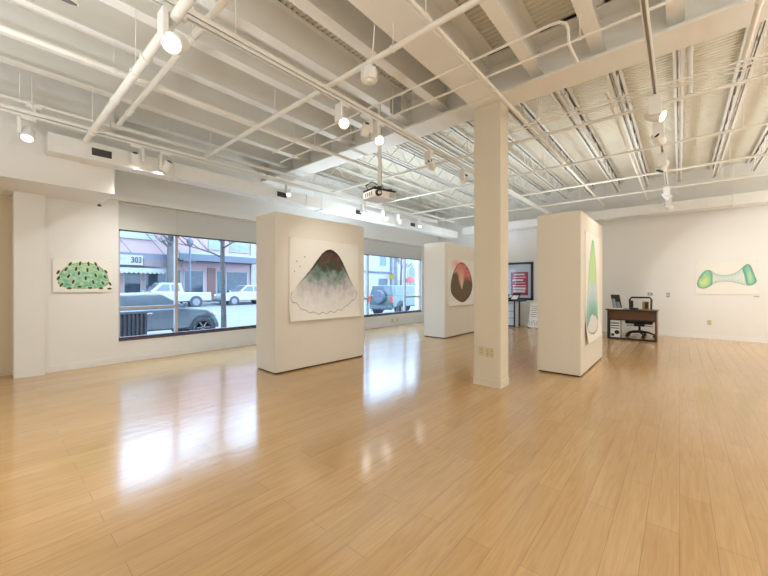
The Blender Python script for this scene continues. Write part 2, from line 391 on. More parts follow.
# ------------------------------------------------------------------ pipes
def pipe(label, p, q, r, group, cat='pipe', name='sprinkler_pipe', hang=None, couple=1.5, zt=3.88, ends=None):
    p, q = Vector(p), Vector(q); c = (p+q)/2
    t = thing(name, label, cat, (c.x, c.y, c.z-r), group=group)
    part('pipe_run', MB().tube([p, q] if not ends else ends, r, n=14), M['pipe'], t)
    d = (q-p).normalized(); Ln = (q-p).length
    if couple:
        cp = MB(); s = 0.5
        while s < Ln: cp.cyl(p+d*(s-0.03), p+d*(s+0.03), r*1.22, n=14); s += couple
        parts('coupling', cp, M['pipe'], t)
    if hang:
        for s in hang:
            w = p+d*s
            hb = MB().cyl((w.x, w.y, w.z+r*0.9), (w.x, w.y, zt), 0.005, n=6).cyl(w-d*0.012, w+d*0.012, r*1.3, n=14)
            part('hanger_rod', hb, M['pipe'], t)
    return t
def hs(p, q, xs): return xs
def jx(j): return -1.95+SP*j+0.05
GX = 'pipes running across the beams'
pipe('thick white pipe crossing nearest the camera, its end at the window duct', (-6.08, 0.92, 3.29), (0.5, 0.92, 3.29), 0.036, GX, couple=1.05, hang=[0.4, 2.3, 4.2])
pipe('white pipe crossing just behind the thick nearest pipe, stopping short of the duct', (-5.72, 1.20, 3.50), (0.5, 1.20, 3.50), 0.028, GX, couple=2.0, hang=[0.6, 2.5, 4.4])
pipe('cream pipe crossing above the octagonal ceiling sensor', (-6.34, 2.45, 3.50), (1.5, 2.45, 3.50), 0.026, GX, couple=1.2, hang=[0.5, 2.4, 4.35, 6.2])
pipe('cream pipe crossing directly behind the girder', (-6.34, 5.27, 3.50), (1.9, 5.27, 3.50), 0.021, GX, couple=2.2, hang=[1.2, 4.4, 7.0], zt=3.95)
pipe('cream pipe crossing second behind the girder', (-6.34, 6.83, 3.50), (1.9, 6.83, 3.50), 0.021, GX, couple=2.2, hang=[1.2, 4.4, 7.0], zt=3.95)
pipe('cream pipe crossing third behind the girder', (-6.34, 8.43, 3.50), (1.9, 8.43, 3.50), 0.021, GX, couple=2.2, hang=[1.2, 4.4, 7.0], zt=3.95)
pipe('cream pipe crossing fourth behind the girder, closest to the far wall duct', (-6.34, 9.9, 3.50), (1.9, 9.9, 3.50), 0.021, GX, couple=2.2, hang=[1.2, 4.4, 7.0], zt=3.95)
GY = 'pipes running along the beams'
pipe('cream pipe running beside the broad beam and on past the square column', (-1.6, -2.0, 3.57), (-1.6, 11.3, 3.57), 0.021, GY, hang=[2.2, 4.4, 8.0, 11.0], zt=3.9)
pipe('cream pipe running to the upper right corner, stopping behind the girder', (0.48, -1.0, 3.57), (0.48, 4.93, 3.57), 0.021, GY, hang=[2.5, 4.5], zt=3.88)
pipe('cream pipe running from girder to far wall left of the right lighting track', (-0.64, 4.66, 3.57), (-0.64, 11.3, 3.57), 0.019, GY, hang=[1.0, 4.0], zt=3.95)
pipe('thick cream clamped pipe running the whole length over the front crossing pipes', (-4.47, -2.5, 3.575), (-4.47, 11.2, 3.575), 0.030, GY, hang=[1.4, 3.4, 5.6, 9.0, 12.0], couple=1.35)
pipe('thin cream pipe running above the leftmost lighting track in the upper left', (-6.02, -2.5, 3.56), (-6.02, 1.15, 3.56), 0.021, GY, hang=[1.4, 2.8], couple=1.8)
pipe('cream vertical drop pipe between deck and crosswise pipe right of the column', (0.087, 5.27, 3.525), (0.087, 5.27, 4.29), 0.028, None, couple=0.3)
GC = 'thin electrical conduits'
pipe('thin cream conduit crossing with a bent end before the column', (-5.3, 3.25, 3.62), (-0.72, 3.25, 3.62), 0.013, GC, 'conduit', 'electrical_conduit', couple=0,
     ends=[(-5.3, 3.25, 3.62), (-0.86, 3.25, 3.62), (-0.79, 3.25, 3.61), (-0.74, 3.25, 3.575), (-0.72, 3.25, 3.52), (-0.72, 3.25, 3.42), (-0.72, 3.27, 3.40), (-0.72, 3.58, 3.40)])
pipe('thin cream conduit crossing just in front of the girder, holding the grey box', (-5.6, 3.60, 3.62), (1.5, 3.60, 3.62), 0.013, GC, 'conduit', 'electrical_conduit', couple=0, hang=[1.0, 3.0, 4.9])
pipe('nearer of two thin conduits crossing close behind the girder', (-2.0, 4.78, 3.50), (2.0, 4.78, 3.50), 0.009, GC, 'conduit', 'electrical_conduit', couple=0, hang=[0.6, 2.0, 3.6], zt=3.95)
pipe('farther of two thin conduits crossing close behind the girder', (-2.0, 4.88, 3.50), (2.0, 4.88, 3.50), 0.009, GC, 'conduit', 'electrical_conduit', couple=0, hang=[0.6, 2.0, 3.6], zt=3.95)
pipe('sagging cream cable strung behind the girder at right', (-1.5, 5.0, 3.5), (1.6, 5.0, 3.5), 0.007, None, 'cable', 'sagging_cable', couple=0,
     ends=[(-1.5+0.31*k, 5.0, 3.60-0.10*math.sin(PI*k/10)*(1+0.3*math.sin(k))) for k in range(11)], hang=[0.0, 3.1], zt=3.95)

# ------------------------------------------------------------------ lighting tracks and heads
XM, XRT, XL, ZT = -2.85, -0.20, -5.985, 3.365
def track(label, x, y0, y1, zt):
    t = thing('lighting_track', label, 'lighting track', (x, (y0+y1)/2, zt), group='lighting tracks hung from the beams')
    r = MB()
    for s in (-1, 1): r.box((x+s*0.011, y0, zt), (x+s*0.019, y1, zt+0.034))
    r.box((x-0.019, y0, zt+0.028), (x+0.019, y1, zt+0.036))
    part('track_rail', r, M['track'], t)
    part('track_slot', MB().box((x-0.010, y0+0.01, zt+0.012), (x+0.010, y1-0.01, zt+0.027)), M['grey'], t, 'grey slot')
    part('strut_channel', MB().box((x-0.022, y0, zt+0.038), (x+0.022, y1, zt+0.082)), M['pipe'], t, 'cream strut')
    yy = y0+0.8
    while yy < y1:
        part('hanger_rod', MB().cyl((x, yy, zt+0.08), (x, yy, 3.9 if yy < YG else 3.96), 0.005, n=6), M['pipe'], t); yy += 2.1
track('lighting track along the middle, its near end beside the brightest lamp', XM, -1.5, 11.0, ZT)
track('lighting track running at the right toward the desk wall', XRT, -1.5, 11.2, ZT)
track('lighting track beside the window duct, with the leftmost lamps', XL, -2.5, 9.6, ZT)
t = thing('lighting_track', 'short white empty track above the left window, starting at a connector', 'lighting track', (-6.03, 5, 3.52), group=None)
part('track_rail', MB().box((-6.05, 1.28, 3.55), (-6.01, 10.8, 3.595)), M['track'], t)
part('end_connector', MB().cbox((-6.03, 1.24, 3.575), (0.07, 0.13, 0.06)), M['white'], t)
rd = MB()
for yy in (1.8, 4.2, 6.5, 9): rd.cyl((-6.03, yy, 3.59), (-6.03, yy, 3.9), 0.005, n=6)
parts('hanger_rod', rd, M['pipe'], t)

lights = []
def head(label, x, y, aim, lit, power=0, size=1.0, warm=(1, 0.96, 0.90), spot=1.5, side=1, yaw=0.0, blend=0.9):
    t = thing('track_light', label, 'spotlight', (x, y, ZT), group='track spotlights')
    a = Vector(aim).normalized(); s = size
    e = Matrix.Rotation(yaw, 3, 'Z')
    part('adapter', MB().cbox((x, y, ZT-0.015), (0.036, 0.14, 0.03)).box((x-0.008, y-0.05, ZT-0.002), (x+0.008, y+0.05, ZT+0.0125)), M['white'], t)
    ctr = Vector((x, y, ZT-0.20*s))
    gb = MB()
    off = e @ Vector((0, -0.075*side, 0))
    for vv in [(-0.055, -0.016, -0.22), (0.055, -0.016, -0.22), (0.055, 0.016, -0.22), (-0.055, 0.016, -0.22), (-0.055, -0.016, -0.03), (0.055, -0.016, -0.03), (0.055, 0.016, -0.03), (-0.055, 0.016, -0.03)]:
        w = e @ Vector((vv[0]*s, vv[1]*s, 0)); gb.v.append((x+w.x+off.x*s, y+w.y+off.y*s, ZT+vv[2]*s+0.003))
    gb.f = [(0,3,2,1),(4,5,6,7),(0,1,5,4),(1,2,6,5),(2,3,7,6),(3,0,4,7)]
    part('gear_box', gb, M['white'], t, bevel=0.004)
    st = MB().bar((x+off.x*s, y+off.y*s, ZT-0.03), (x, y, ZT-0.03), 0.03, 0.008)
    part('yoke', st.cyl((x+off.x*s, y+off.y*s, ctr.z), ctr, 0.014, n=8), M['white'], t)
    hb = MB(); p0 = ctr - a*0.09*s; p1 = ctr + a*0.075*s
    hb.tube([p0, p0+a*0.012*s, ctr, p1-a*0.006, p1], [0.045*s, 0.058*s, 0.062*s, 0.064*s, 0.062*s], n=20)
    part('housing', hb, M['white'], t)
    part('lens', MB().cyl(p1-a*0.002*s, p1+a*0.002*s, 0.053*s, n=20), M['lens'] if lit else M['lens_off'], t, 'glowing lens' if lit else 'dark lens')
    cu = MB().cyl(p0+a*0.002, p0-a*0.006*s, 0.032*s, n=16)
    part('rear_cap', cu, M['black'], t, 'black rear vent')
    if power: lights.append((p1+a*0.03, a, power, warm, spot, blend))
def hy(px, x): return y_at_x(px, x)
toA1 = (-7.35, 1.08, 1.5)
def aimto(x, y, tgt): return (tgt[0]-x, tgt[1]-y, tgt[2]-(ZT-0.2))
# beside the windows
y = hy(28, XL); head('leftmost lit spotlight, above the bulkhead at far left', XL, y, (0.55, -0.15, -0.85), True, 60)
y = hy(136, XL); head('unlit spotlight with raised gear box beside the duct grille', XL, y, (-0.5, 0.2, -0.8), True, 55, side=-1)
y = hy(166, XL); head('spotlight turned to show its black rear vent, near the duct grille', XL, y, aimto(XL, y, (-7.35, 1.1, 1.4)), False, 60)
y = hy(289, XL); head('small lit spotlight above the left corner of the mountain panel', XL, y, (0.5, -0.5, -0.8), True, 6, size=0.8)
y = hy(364, XL); head('lit spotlight left below the projector, near the duct', XL, y, (0.6, -0.4, -0.8), True, 6)
y = hy(385, XL); head('lit spotlight straight below the projector, near the duct', XL, y, (0.7, -0.2, -0.7), True, 6)
y = hy(400, XL); head('unlit spotlight right of the pair below the projector', XL, y, (-0.3, 0.6, -0.7), False)
y = hy(420, XL); head('small lit spotlight above the last window near the far panel', XL, y, (0.3, -0.5, -0.9), True, 6, size=0.9)
# middle track
y = hy(176, XM); head('brightest large spotlight, shining at the camera from the upper left', XM, y, (0.72, -0.66, -0.62), True, 10, size=1.15)
y = hy(92, XM)-0.12; head('spotlight cut by the top edge of the photo at upper left', XM, y, (-0.35, 0.0, -0.95), False, 160, spot=1.4)
y = hy(344, XM); head('lit spotlight left of the pair near the girder', XM, y, (0.6, -0.55, -0.6), True, 7)
y = hy(379, XM); head('lit spotlight right of the pair near the girder, over the projector pole', XM, y, (0.6, -0.55, -0.6), True, 7)
y = hy(356, XM)+0.02; head('unlit spotlight between the lit pair, aimed at the mountain print', XM, y+0.14, aimto(XM, y, (-4.5, 3.7, 1.45)), False, 90, spot=0.95, size=0.85, side=-1)
y = hy(431, XM); head('unlit spotlight on the middle track left of the column', XM, y, aimto(XM, y, (-4.5, 8.4, 1.5)), False, 90, spot=0.8)
y = hy(464, XM); head('small unlit spotlight on the middle track close to the column edge', XM, y, (-0.7, 0.3, -0.6), False, 0, size=0.9)
# right track
head('lit spotlight nearest on the right track, right of the vertical edge of the girder', XRT, 4.72, (0.85, -0.25, -0.45), True, 60)
head('spotlight second on the right track, black vent toward the camera', XRT, 5.50, aimto(XRT, 5.5, (1.45, 11.9, 0.95)), False, 330, spot=0.72, blend=0.35)
head('spotlight third on the right track, tilted toward the cone print', XRT, 6.80, aimto(XRT, 6.8, (-1.09, 6.5, 1.3)), False, 45)
head('spotlight fourth on the right track, toward the desk', XRT, 9.05, (0.5, 0.45, -0.75), False, 60)
head('spotlight last on the right track, in front of the far wall duct', XRT, 10.35, (0.6, 0.4, -0.7), False, 40)

# ------------------------------------------------------------------ projector, sensor, box, speaker cone
p = thing('video_projector', 'white video projector on a pole hung from the ceiling', 'projector', (-3.23, 3.67, 2.54))
p.rotation_euler = (0, 0, math.radians(76))
part('body', MB().box((-0.19, -0.14, 0.0), (0.19, 0.14, 0.11)), M['white'], p, local=True, bevel=0.015)
part('top_cover', MB().box((-0.192, -0.142, 0.112), (0.192, 0.142, 0.135)), M['black'], p, 'black upper shell', local=True, bevel=0.01)
lb = part('lens_barrel', MB().cyl((-0.12, -0.135, 0.06), (-0.12, -0.175, 0.06), 0.046, 0.043, n=20), M['black'], p, local=True)
part('glass', MB().ball((-0.12, -0.166, 0.06), 0.032), M['chrome'], lb, local=True)
vt = MB()
for k in range(7): vt.box((0.07, -0.143, 0.025+k*0.010), (0.165, -0.139, 0.030+k*0.010))
for k in range(4): vt.box((-0.193, -0.1+k*0.05, 0.03), (-0.189, -0.07+k*0.05, 0.085))
part('vents', vt, M['grey'], p, local=True)
part('mount', MB().box((-0.07, -0.05, 0.134), (0.07, 0.05, 0.165)).cyl((0, 0, 0.165), (0, 0, 0.20), 0.035).bar((-0.15, -0.1, 0.155), (0.15, 0.1, 0.155), 0.02, 0.01).bar((-0.15, 0.1, 0.155), (0.15, -0.1, 0.155), 0.02, 0.01), M['black'], p, local=True)
part('pole', MB().cyl((0, 0, 0.19), (0, 0, 1.335), 0.022), M['pipe'], p, local=True)
cb = MB().tube([(0.10, 0.1, 0.15), (0.16, 0.13, 0.20), (0.12, 0.09, 0.26), (0.04, 0.02, 0.25), (0.03, 0.0, 0.35), (0.024, 0, 0.7), (0.024, 0, 1.2)], 0.006, n=6)
cb.tube([(-0.1, 0.1, 0.15), (-0.14, 0.15, 0.22), (-0.06, 0.1, 0.28), (-0.02, 0.02, 0.22)], 0.006, n=6)
part('cables', cb, M['black'], p, local=True)
s = thing('ceiling_sensor', 'white octagonal sensor drum clamped under the cream crossing pipe', 'sensor', (-2.29, 2.45, 3.30))
part('drum', MB().cyl((-2.29, 2.45, 3.32), (-2.29, 2.45, 3.43), 0.082, n=8), M['white'], s, bevel=0.004)
part('cap', MB().cyl((-2.29, 2.45, 3.30), (-2.29, 2.45, 3.32), 0.035, 0.05, n=16), M['pipe'], s)
part('clamp', MB().box((-2.31, 2.43, 3.43), (-2.27, 2.47, 3.475)).cyl((-2.31, 2.45, 3.50), (-2.27, 2.45, 3.50), 0.032), M['pipe'], s)
part('cord', MB().tube([(-2.27, 2.45, 3.43), (-2.2, 2.41, 3.6), (-2.12, 2.36, 3.9), (-2.08, 2.3, 4.29)], 0.007, n=6), M['pipe'], s)
s = thing('junction_box', 'grey metal box upright on the thin conduit left of the girder end', 'box', (-2.87, 3.60, 3.62))
part('box_body', MB().box((-2.93, 3.56, 3.633), (-2.82, 3.64, 3.86)), M['grey'], s, bevel=0.004)
part('cover_plate', MB().box((-2.935, 3.553, 3.64), (-2.815, 3.56, 3.852)), M['grey'], s)
s = thing('track_adapter', 'small white cone-ended connector on the pipe above the leftmost lamp', 'connector', (-6.02, 0.42, 3.47))
part('block', MB().cbox((-6.02, 0.42, 3.525), (0.06, 0.14, 0.035)), M['white'], s)
part('stem', MB().cyl((-6.02, 0.42, 3.51), (-6.02, 0.42, 3.45), 0.03, 0.014), M['white'], s)

s = thing('fire_sprinkler', 'tiny dark sprinkler under the corner of the bulkhead', 'sprinkler', (-7.12, 1.24, 2.62))
part('stem', MB().cyl((-7.12, 1.24, 2.65), (-7.12, 1.24, 2.69), 0.014), M['pipe'], s)
part('deflector', MB().cyl((-7.12, 1.24, 2.62), (-7.12, 1.24, 2.65), 0.03, 0.018), M['grille'], s)

# ------------------------------------------------------------------ partition panels
def panel(label, x0, y0, dx, dy, rz, h, corner):
    t = thing('partition_panel', label, 'partition', corner, rz)
    part('panel_body', MB().box((x0, y0, 0.022), (x0+dx, y0+dy, h)), M['panel'], t, local=True, bevel=0.004)
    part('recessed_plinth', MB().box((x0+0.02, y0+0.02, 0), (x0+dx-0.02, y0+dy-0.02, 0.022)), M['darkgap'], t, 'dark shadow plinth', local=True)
    return t
RZ1 = math.radians(-2.0)
panel('freestanding cream panel nearest the window, carrying the mountain print', -0.58, 0, 0.58, 1.85, RZ1, 2.45, (-4.60, 2.86, 0))
panel('freestanding cream panel right of the column, carrying the tall cone print', -0.60, 0, 0.60, 1.84, 0, 2.43, (-1.09, 5.66, 0))
panel('freestanding cream panel farthest back, partly behind the column, with the red stone print', -0.62, 0, 0.62, 1.85, 0, 2.44, (-4.50, 7.60, 0))

# ------------------------------------------------------------------ prints
PAPER = (0.88, 0.86, 0.81)
def lerp(a, b, t): t = max(0, min(1, t)); return tuple(a[i]+(b[i]-a[i])*t for i in range(3))
def nz(u, v, s, k=0): return noise.fractal(Vector((u*s, v*s, 3.7+k)), 1.0, 2.0, 4)
def inpoly(u, v, P):
    c = False; n = len(P); dm = 9
    for i in range(n):
        (x1, y1), (x2, y2) = P[i], P[(i+1) % n]
        if (y1 > v) != (y2 > v) and u < (x2-x1)*(v-y1)/(y2-y1)+x1: c = not c
        dx, dy = x2-x1, y2-y1; t = max(0, min(1, ((u-x1)*dx+(v-y1)*dy)/(dx*dx+dy*dy+1e-12)))
        dm = min(dm, math.hypot(u-x1-t*dx, v-y1-t*dy))
    return dm if c else -dm
def smoothp(P, it=2):
    for _ in range(it):
        Q = []
        for i in range(len(P)):
            a, b = P[i], P[(i+1) % len(P)]
            Q += [(a[0]*0.75+b[0]*0.25, a[1]*0.75+b[1]*0.25), (a[0]*0.25+b[0]*0.75, a[1]*0.25+b[1]*0.75)]
        P = Q
    return P
seeds = [(248,117),(330,110),(402,110),(465,110),(215,165),(297,160),(392,168),(485,153),(555,178),(153,193),(235,227),(320,200),(463,215),(548,228),(155,245),(272,277),(377,242),(442,278),(528,287),(592,293),(178,305),(240,335),(325,322),(415,332),(510,335),(587,340)]
def art_dome(u, v):
    X, Y = 108+u*504, 370-v*300
    du = (u-0.51)/0.43
    e = 1-(abs(du)**2.3+(abs(v-0.32)/0.58)**2.0) if v > 0.32 else 1-(abs(du)**2.6+(abs(v-0.32)/0.225)**2.4)
    c = PAPER
    if e > 0:
        g = lerp((0.26, 0.56, 0.36), (0.50, 0.72, 0.38), (v-0.45)*2.2)
        g = lerp(g, (0.42, 0.70, 0.58), math.exp(-((u-0.42)**2+(v-0.5)**2)/0.05)*0.7)
        n = nz(u, v, 18); g = lerp(g, (0.70, 0.80, 0.55), max(0, n)*0.8); g = lerp(g, (0.10, 0.36, 0.22), max(0, -n)*0.8)
        c = lerp((0.12, 0.38, 0.22), g, e*7)
    best = 9
    for sx, sy in seeds:
        a = math.radians((377-sx)/230*48); fl = 1.0
        if sy < 130: a *= 1.5
        if sx < 165 : a = math.radians(30)
        if sx > 580: a = math.radians(-35)
        if sy > 315: a = math.radians(90)*(1 if sx < 377 else -1)
        dx, dy = X-sx, -(Y-sy)
        p = dx*math.cos(a)-dy*math.sin(a); q = dx*math.sin(a)+dy*math.cos(a)
        best = min(best, math.hypot(p/10.5, q/21.0))
    if best < 1: c = lerp((0.035, 0.05, 0.03), (0.13, 0.10, 0.06), best if v > 0.3 else 1)
    elif best < 1.35 and e > 0: c = lerp(c, (0.66, 0.78, 0.55), 0.7)
    return c
LP = [(0.02,0.30),(0.06,0.38),(0.16,0.50),(0.27,0.62),(0.37,0.76),(0.45,0.86),(0.54,0.91),(0.63,0.88),(0.71,0.80),(0.80,0.63),(0.88,0.48),(0.96,0.37),(0.99,0.30)]
mount = smoothp(LP+[(0.90,0.22),(0.72,0.10),(0.46,0.07),(0.25,0.09),(0.08,0.20)], 1)
def art_mount(u, v):
    d = inpoly(u, v, mount); c = PAPER
    if d > 0:
        n = nz(u*1.2, v, 14); n2 = nz(u, v*0.5, 30, 5)
        t = v + n*0.09 + n2*0.03
        stops = [(0.0, (0.84,0.82,0.82)), (0.22, (0.80,0.785,0.79)), (0.38, (0.62,0.60,0.63)), (0.48, (0.36,0.40,0.40)), (0.57, (0.13,0.24,0.20)), (0.66, (0.07,0.075,0.06)), (0.80, (0.11,0.065,0.05)), (0.95, (0.045,0.03,0.028))]
        for (a, ca), (b, cb_) in zip(stops, stops[1:]):
            if a <= t <= b: c = lerp(ca, cb_, (t-a)/(b-a))
        if t > 0.95: c = stops[-1][1]
        if v < 0.62: c = lerp(c, (0.88,0.87,0.87), max(0, n2)*1.1*(0.62-v)*2.2); c = lerp(c, (0.30,0.29,0.31), max(0, -n2)*0.8*max(0, v-0.2)*1.6)
        else: c = lerp(c, (0.25,0.13,0.10), max(0, n2)*0.7)
        k = max(0, min(1, (v-0.40)/0.3)); c = lerp(lerp(lerp(PAPER, c, 0.35), c, d/0.10), c, k)
        if d < 0.03: c = lerp(c, lerp((0.02,0.018,0.018), c, d/0.03), k)
    if v < 0.36 and abs(inpoly(u+0.012*math.sin(u*40), v+0.012*math.sin(u*55), mount)) < 0.0055: c = lerp(c, (0.35, 0.36, 0.36), 0.8)
    for sx, sy in ((0.1, 0.72), (0.14, 0.66), (0.20, 0.78), (0.07, 0.6)):
        if math.hypot(u-sx, v-sy) < 0.008: c = (0.25, 0.2, 0.15)
    return c
egg = smoothp([(0.42,0.955),(0.20,0.76),(0.08,0.40),(0.15,0.22),(0.42,0.07),(0.58,0.06),(0.84,0.20),(0.95,0.42),(0.86,0.72),(0.64,0.93)], 2)
def art_stone(u, v):
    d = inpoly(u, v, egg); c = PAPER
    halo = math.exp(-((u-0.30)**2/0.03+(v-0.90)**2/0.012))
    c = lerp(c, (0.85, 0.42, 0.36), halo*0.8)
    if d > 0:
        n = nz(u*1.0, v, 10, 2); a = math.atan2(u-0.5, 0.55-v)
        ray = math.sin(a*60+n*5)
        dark = lerp((0.13, 0.085, 0.06), (0.24, 0.17, 0.12), 0.5+0.5*ray)
        red = lerp((0.62, 0.10, 0.12), (0.72, 0.30, 0.26), 0.5+n)
        w = v - (0.62 - 0.25*abs(u-0.72)) + n*0.06
        c = lerp(dark, red, w*9+0.5) if u > 0.38 else lerp(dark, lerp(red, (0.80, 0.55, 0.42), 0.4), (v-0.74+n*0.1)*8+0.5)
        if 0.36 < v < 0.80:
            wv = 0.02 + 0.20*(v-0.36)/0.44; k = abs(u-0.50+0.10*(v-0.5))/wv
            c = lerp(lerp((0.80, 0.66, 0.46), (0.74, 0.36, 0.30), (v-0.45)/0.3), c, max(0, k+n*0.5-0.25)/0.75)
        c = lerp((0.08, 0.05, 0.045), c, d/0.03)
    return c
cone = smoothp([(0.45,.955),(.37,.87),(.28,.75),(.21,.6),(.17,.48),(.09,.30),(.03,.2),(.06,.10),(.3,.055),(.6,.06),(.83,.12),(.87,.25),(.80,.45),(.75,.6),(.71,.75),(.63,.87),(.55,.955)], 2)
def art_cone(u, v):
    d = inpoly(u, v, cone); c = PAPER
    if d > 0:
        n = nz(u, v, 9, 9)
        stops = [(0.0,(0.80,0.79,0.78)),(0.20,(0.78,0.78,0.77)),(0.205,(0.22,0.42,0.38)),(0.30,(0.30,0.58,0.52)),(0.38,(0.52,0.66,0.74)),(0.46,(0.62,0.74,0.80)),(0.56,(0.60,0.80,0.45)),(0.75,(0.52,0.78,0.34)),(0.9,(0.40,0.68,0.34)),(1,(0.3,0.5,0.3))]
        arc = v + 0.10*(u-0.48)**2*3 + n*0.02 - (0.03*math.cos((u-0.48)*5))
        for (a, ca), (b, cb_) in zip(stops, stops[1:]):
            if a <= arc <= b: c = lerp(ca, cb_, (arc-a)/(b-a+1e-6))
        f = (arc*34) % 1
        if 0.22 < arc < 0.9 and f < 0.16: c = lerp(c, (0.30, 0.50, 0.46), 0.45)
        if arc < 0.2 and ((u-0.48)/(0.30+arc)*14) % 1 < 0.16: c = lerp(c, (0.35, 0.35, 0.38), 0.6)
        c = lerp((0.16, 0.24, 0.22), c, d/0.022)
    return c
def bonepts(l): return [((x-40)/655.0, 1-(y-65)/330.0) for x, y in l]
bone = smoothp(bonepts([(165,142),(120,165),(70,230),(52,285),(65,325),(120,340),(180,325),(240,285),(300,265),(400,262),(500,285),(580,305),(630,305),(684,270),(660,215),(640,160),(620,110),(590,92),(560,105),(500,160),(440,192),(340,205),(250,185),(210,150)]), 2)
lend = smoothp(bonepts([(165,142),(120,165),(70,230),(52,285),(65,325),(120,340),(180,325),(228,290),(230,200),(210,152)]), 2)
rend = smoothp(bonepts([(590,92),(560,105),(530,140),(560,210),(572,300),(630,305),(684,270),(660,215),(640,160),(620,110)]), 2)
def art_bone(u, v):
    d = inpoly(u, v, bone); c = PAPER
    if d > -0.01:
        x, y = 40+u*655, 65+(1-v)*330
        dl, dr = inpoly(u, v, lend), inpoly(u, v, rend); n = nz(u*2, v, 7, 4)
        if dl > 0:
            g = lerp((0.30,0.66,0.42), (0.66,0.80,0.30), math.exp(-((x-130)**2/3200+(y-260)**2/2600))*1.3)
            g = lerp(g, (0.26,0.58,0.45), max(0, n)); c = lerp((0.16,0.40,0.34), g, dl/0.05)
        elif dr > 0:
            g = lerp((0.24,0.62,0.46), (0.52,0.76,0.46), math.exp(-((x-610)**2/900+(y-220)**2/4000)))
            c = lerp((0.12,0.36,0.34), g, dr/0.05)
        elif d > 0:
            c = lerp((0.60,0.76,0.66), (0.84,0.88,0.82), d/0.11)
            if (x/15.0) % 1 < 0.22: c = lerp(c, (0.30,0.45,0.38), 0.55)
            if ((v-0.49)/(0.2+abs(u-0.5)*1.0)*16) % 1 < 0.2: c = lerp(c, (0.35,0.5,0.42), 0.4)
            if d < 0.012: c = (0.30,0.42,0.36)
    return c
def print_sheet(name, label, cat, fn, W, Hh, nu, nv, loc, rz, curl, group='large prints of organic forms'):
    # local frame: x runs along the wall to the reader's right, y points into the wall, z up
    t = thing(name, label, cat, loc, rz, group)
    vs, cs, fs = [], [], []
    for j in range(nv+1):
        v = j/nv
        for i in range(nu+1):
            u = i/nu; vs.append((u*W, -curl(u, v), v*Hh)); cs.append(fn(u, v))
    N1 = len(vs)
    for j in range(nv):
        for i in range(nu):
            a = j*(nu+1)+i; fs.append((a, a+1, a+nu+2, a+nu+1))
    for x, y, z in vs[:N1]: vs.append((x, y+0.002, z)); cs.append(PAPER)
    fs += [tuple(i+N1 for i in reversed(f)) for f in fs]
    ring = [i for i in range(nu+1)] + [j*(nu+1)+nu for j in range(1, nv+1)] + [nv*(nu+1)+i for i in range(nu-1, -1, -1)] + [j*(nu+1) for j in range(nv-1, 0, -1)]
    for a, b in zip(ring, ring[1:]+ring[:1]): fs.append((b, a, a+N1, b+N1))
    me = bpy.data.meshes.new('sheet'); me.from_pydata(vs, [], fs)
    ca = me.color_attributes.new('ink', 'FLOAT_COLOR', 'POINT')
    flat = []
    for c in cs: flat += [c[0], c[1], c[2], 1.0]
    ca.data.foreach_set('color', flat); me.materials.append(M['ink']); me.shade_smooth()
    o = bpy.data.objects.new('sheet', me); COL.objects.link(o); o.parent = t
    for (px_, pz) in ((0.015, Hh-0.015), (W-0.015, Hh-0.015)):
        part('corner_pin', MB().cyl((px_, 0.0, pz), (px_, -curl(px_/W, pz/Hh)-0.006, pz), 0.005, n=8), M['grey'], t, local=True)
    return t
base = lambda k, b=0.006: (lambda u, v: b + k*max(0, 1-v*3.2)**2)
print_sheet('art_print', 'print of a green dome dotted with dark seeds, on the left wall', 'art print', art_dome, 0.735, 0.53, 190, 140, (XW, 0.71, 1.232), PI/2, lambda u, v: 0.012+0.014*(1-v))
tv = Vector((0.22, 0, 0)); R1 = Matrix.Rotation(RZ1+PI/2, 3, 'Z')
pm = Vector((-4.60, 2.86, 0)) + Matrix.Rotation(RZ1, 3, 'Z') @ Vector((0, 0.228, 0))
print_sheet('art_print', 'print of a dark mountain peak fading to mist, on the nearest panel', 'art print', art_mount, 1.475, 1.31, 190, 180, (pm.x, pm.y, 0.775), RZ1+PI/2, lambda u, v: 0.006+0.045*max(0, 1-v*4)**2+0.015*max(0, 1-u*8)**2)
print_sheet('art_print', 'print of a red-tipped dark stone, on the farthest panel', 'art print', art_stone, 1.48, 1.235, 130, 110, (-4.50, 7.74, 0.805), PI/2, base(0.03))
print_sheet('art_print', 'tall print of a green and blue cone, on the panel right of the column', 'art print', art_cone, 1.2, 1.70, 120, 170, (-1.09, 5.94, 0.46), PI/2, base(0.05))
print_sheet('art_print', 'wide print of a green bone shape, on the far right wall', 'art print', art_bone, 1.10, 0.81, 200, 150, (0.31, YF, 1.12), 0, base(0.006))
# captions on the walls
solo('caption_card', MB().box((XW, 1.37, 1.19), (XW+0.004, 1.44, 1.205)), M['paper'], 'small white caption card under the green dome print', 'caption card')
solo('caption_card', MB().box((1.33, YF-0.004, 1.07), (1.42, YF, 1.085)), M['text'], 'small caption card under the green bone print', 'caption card')

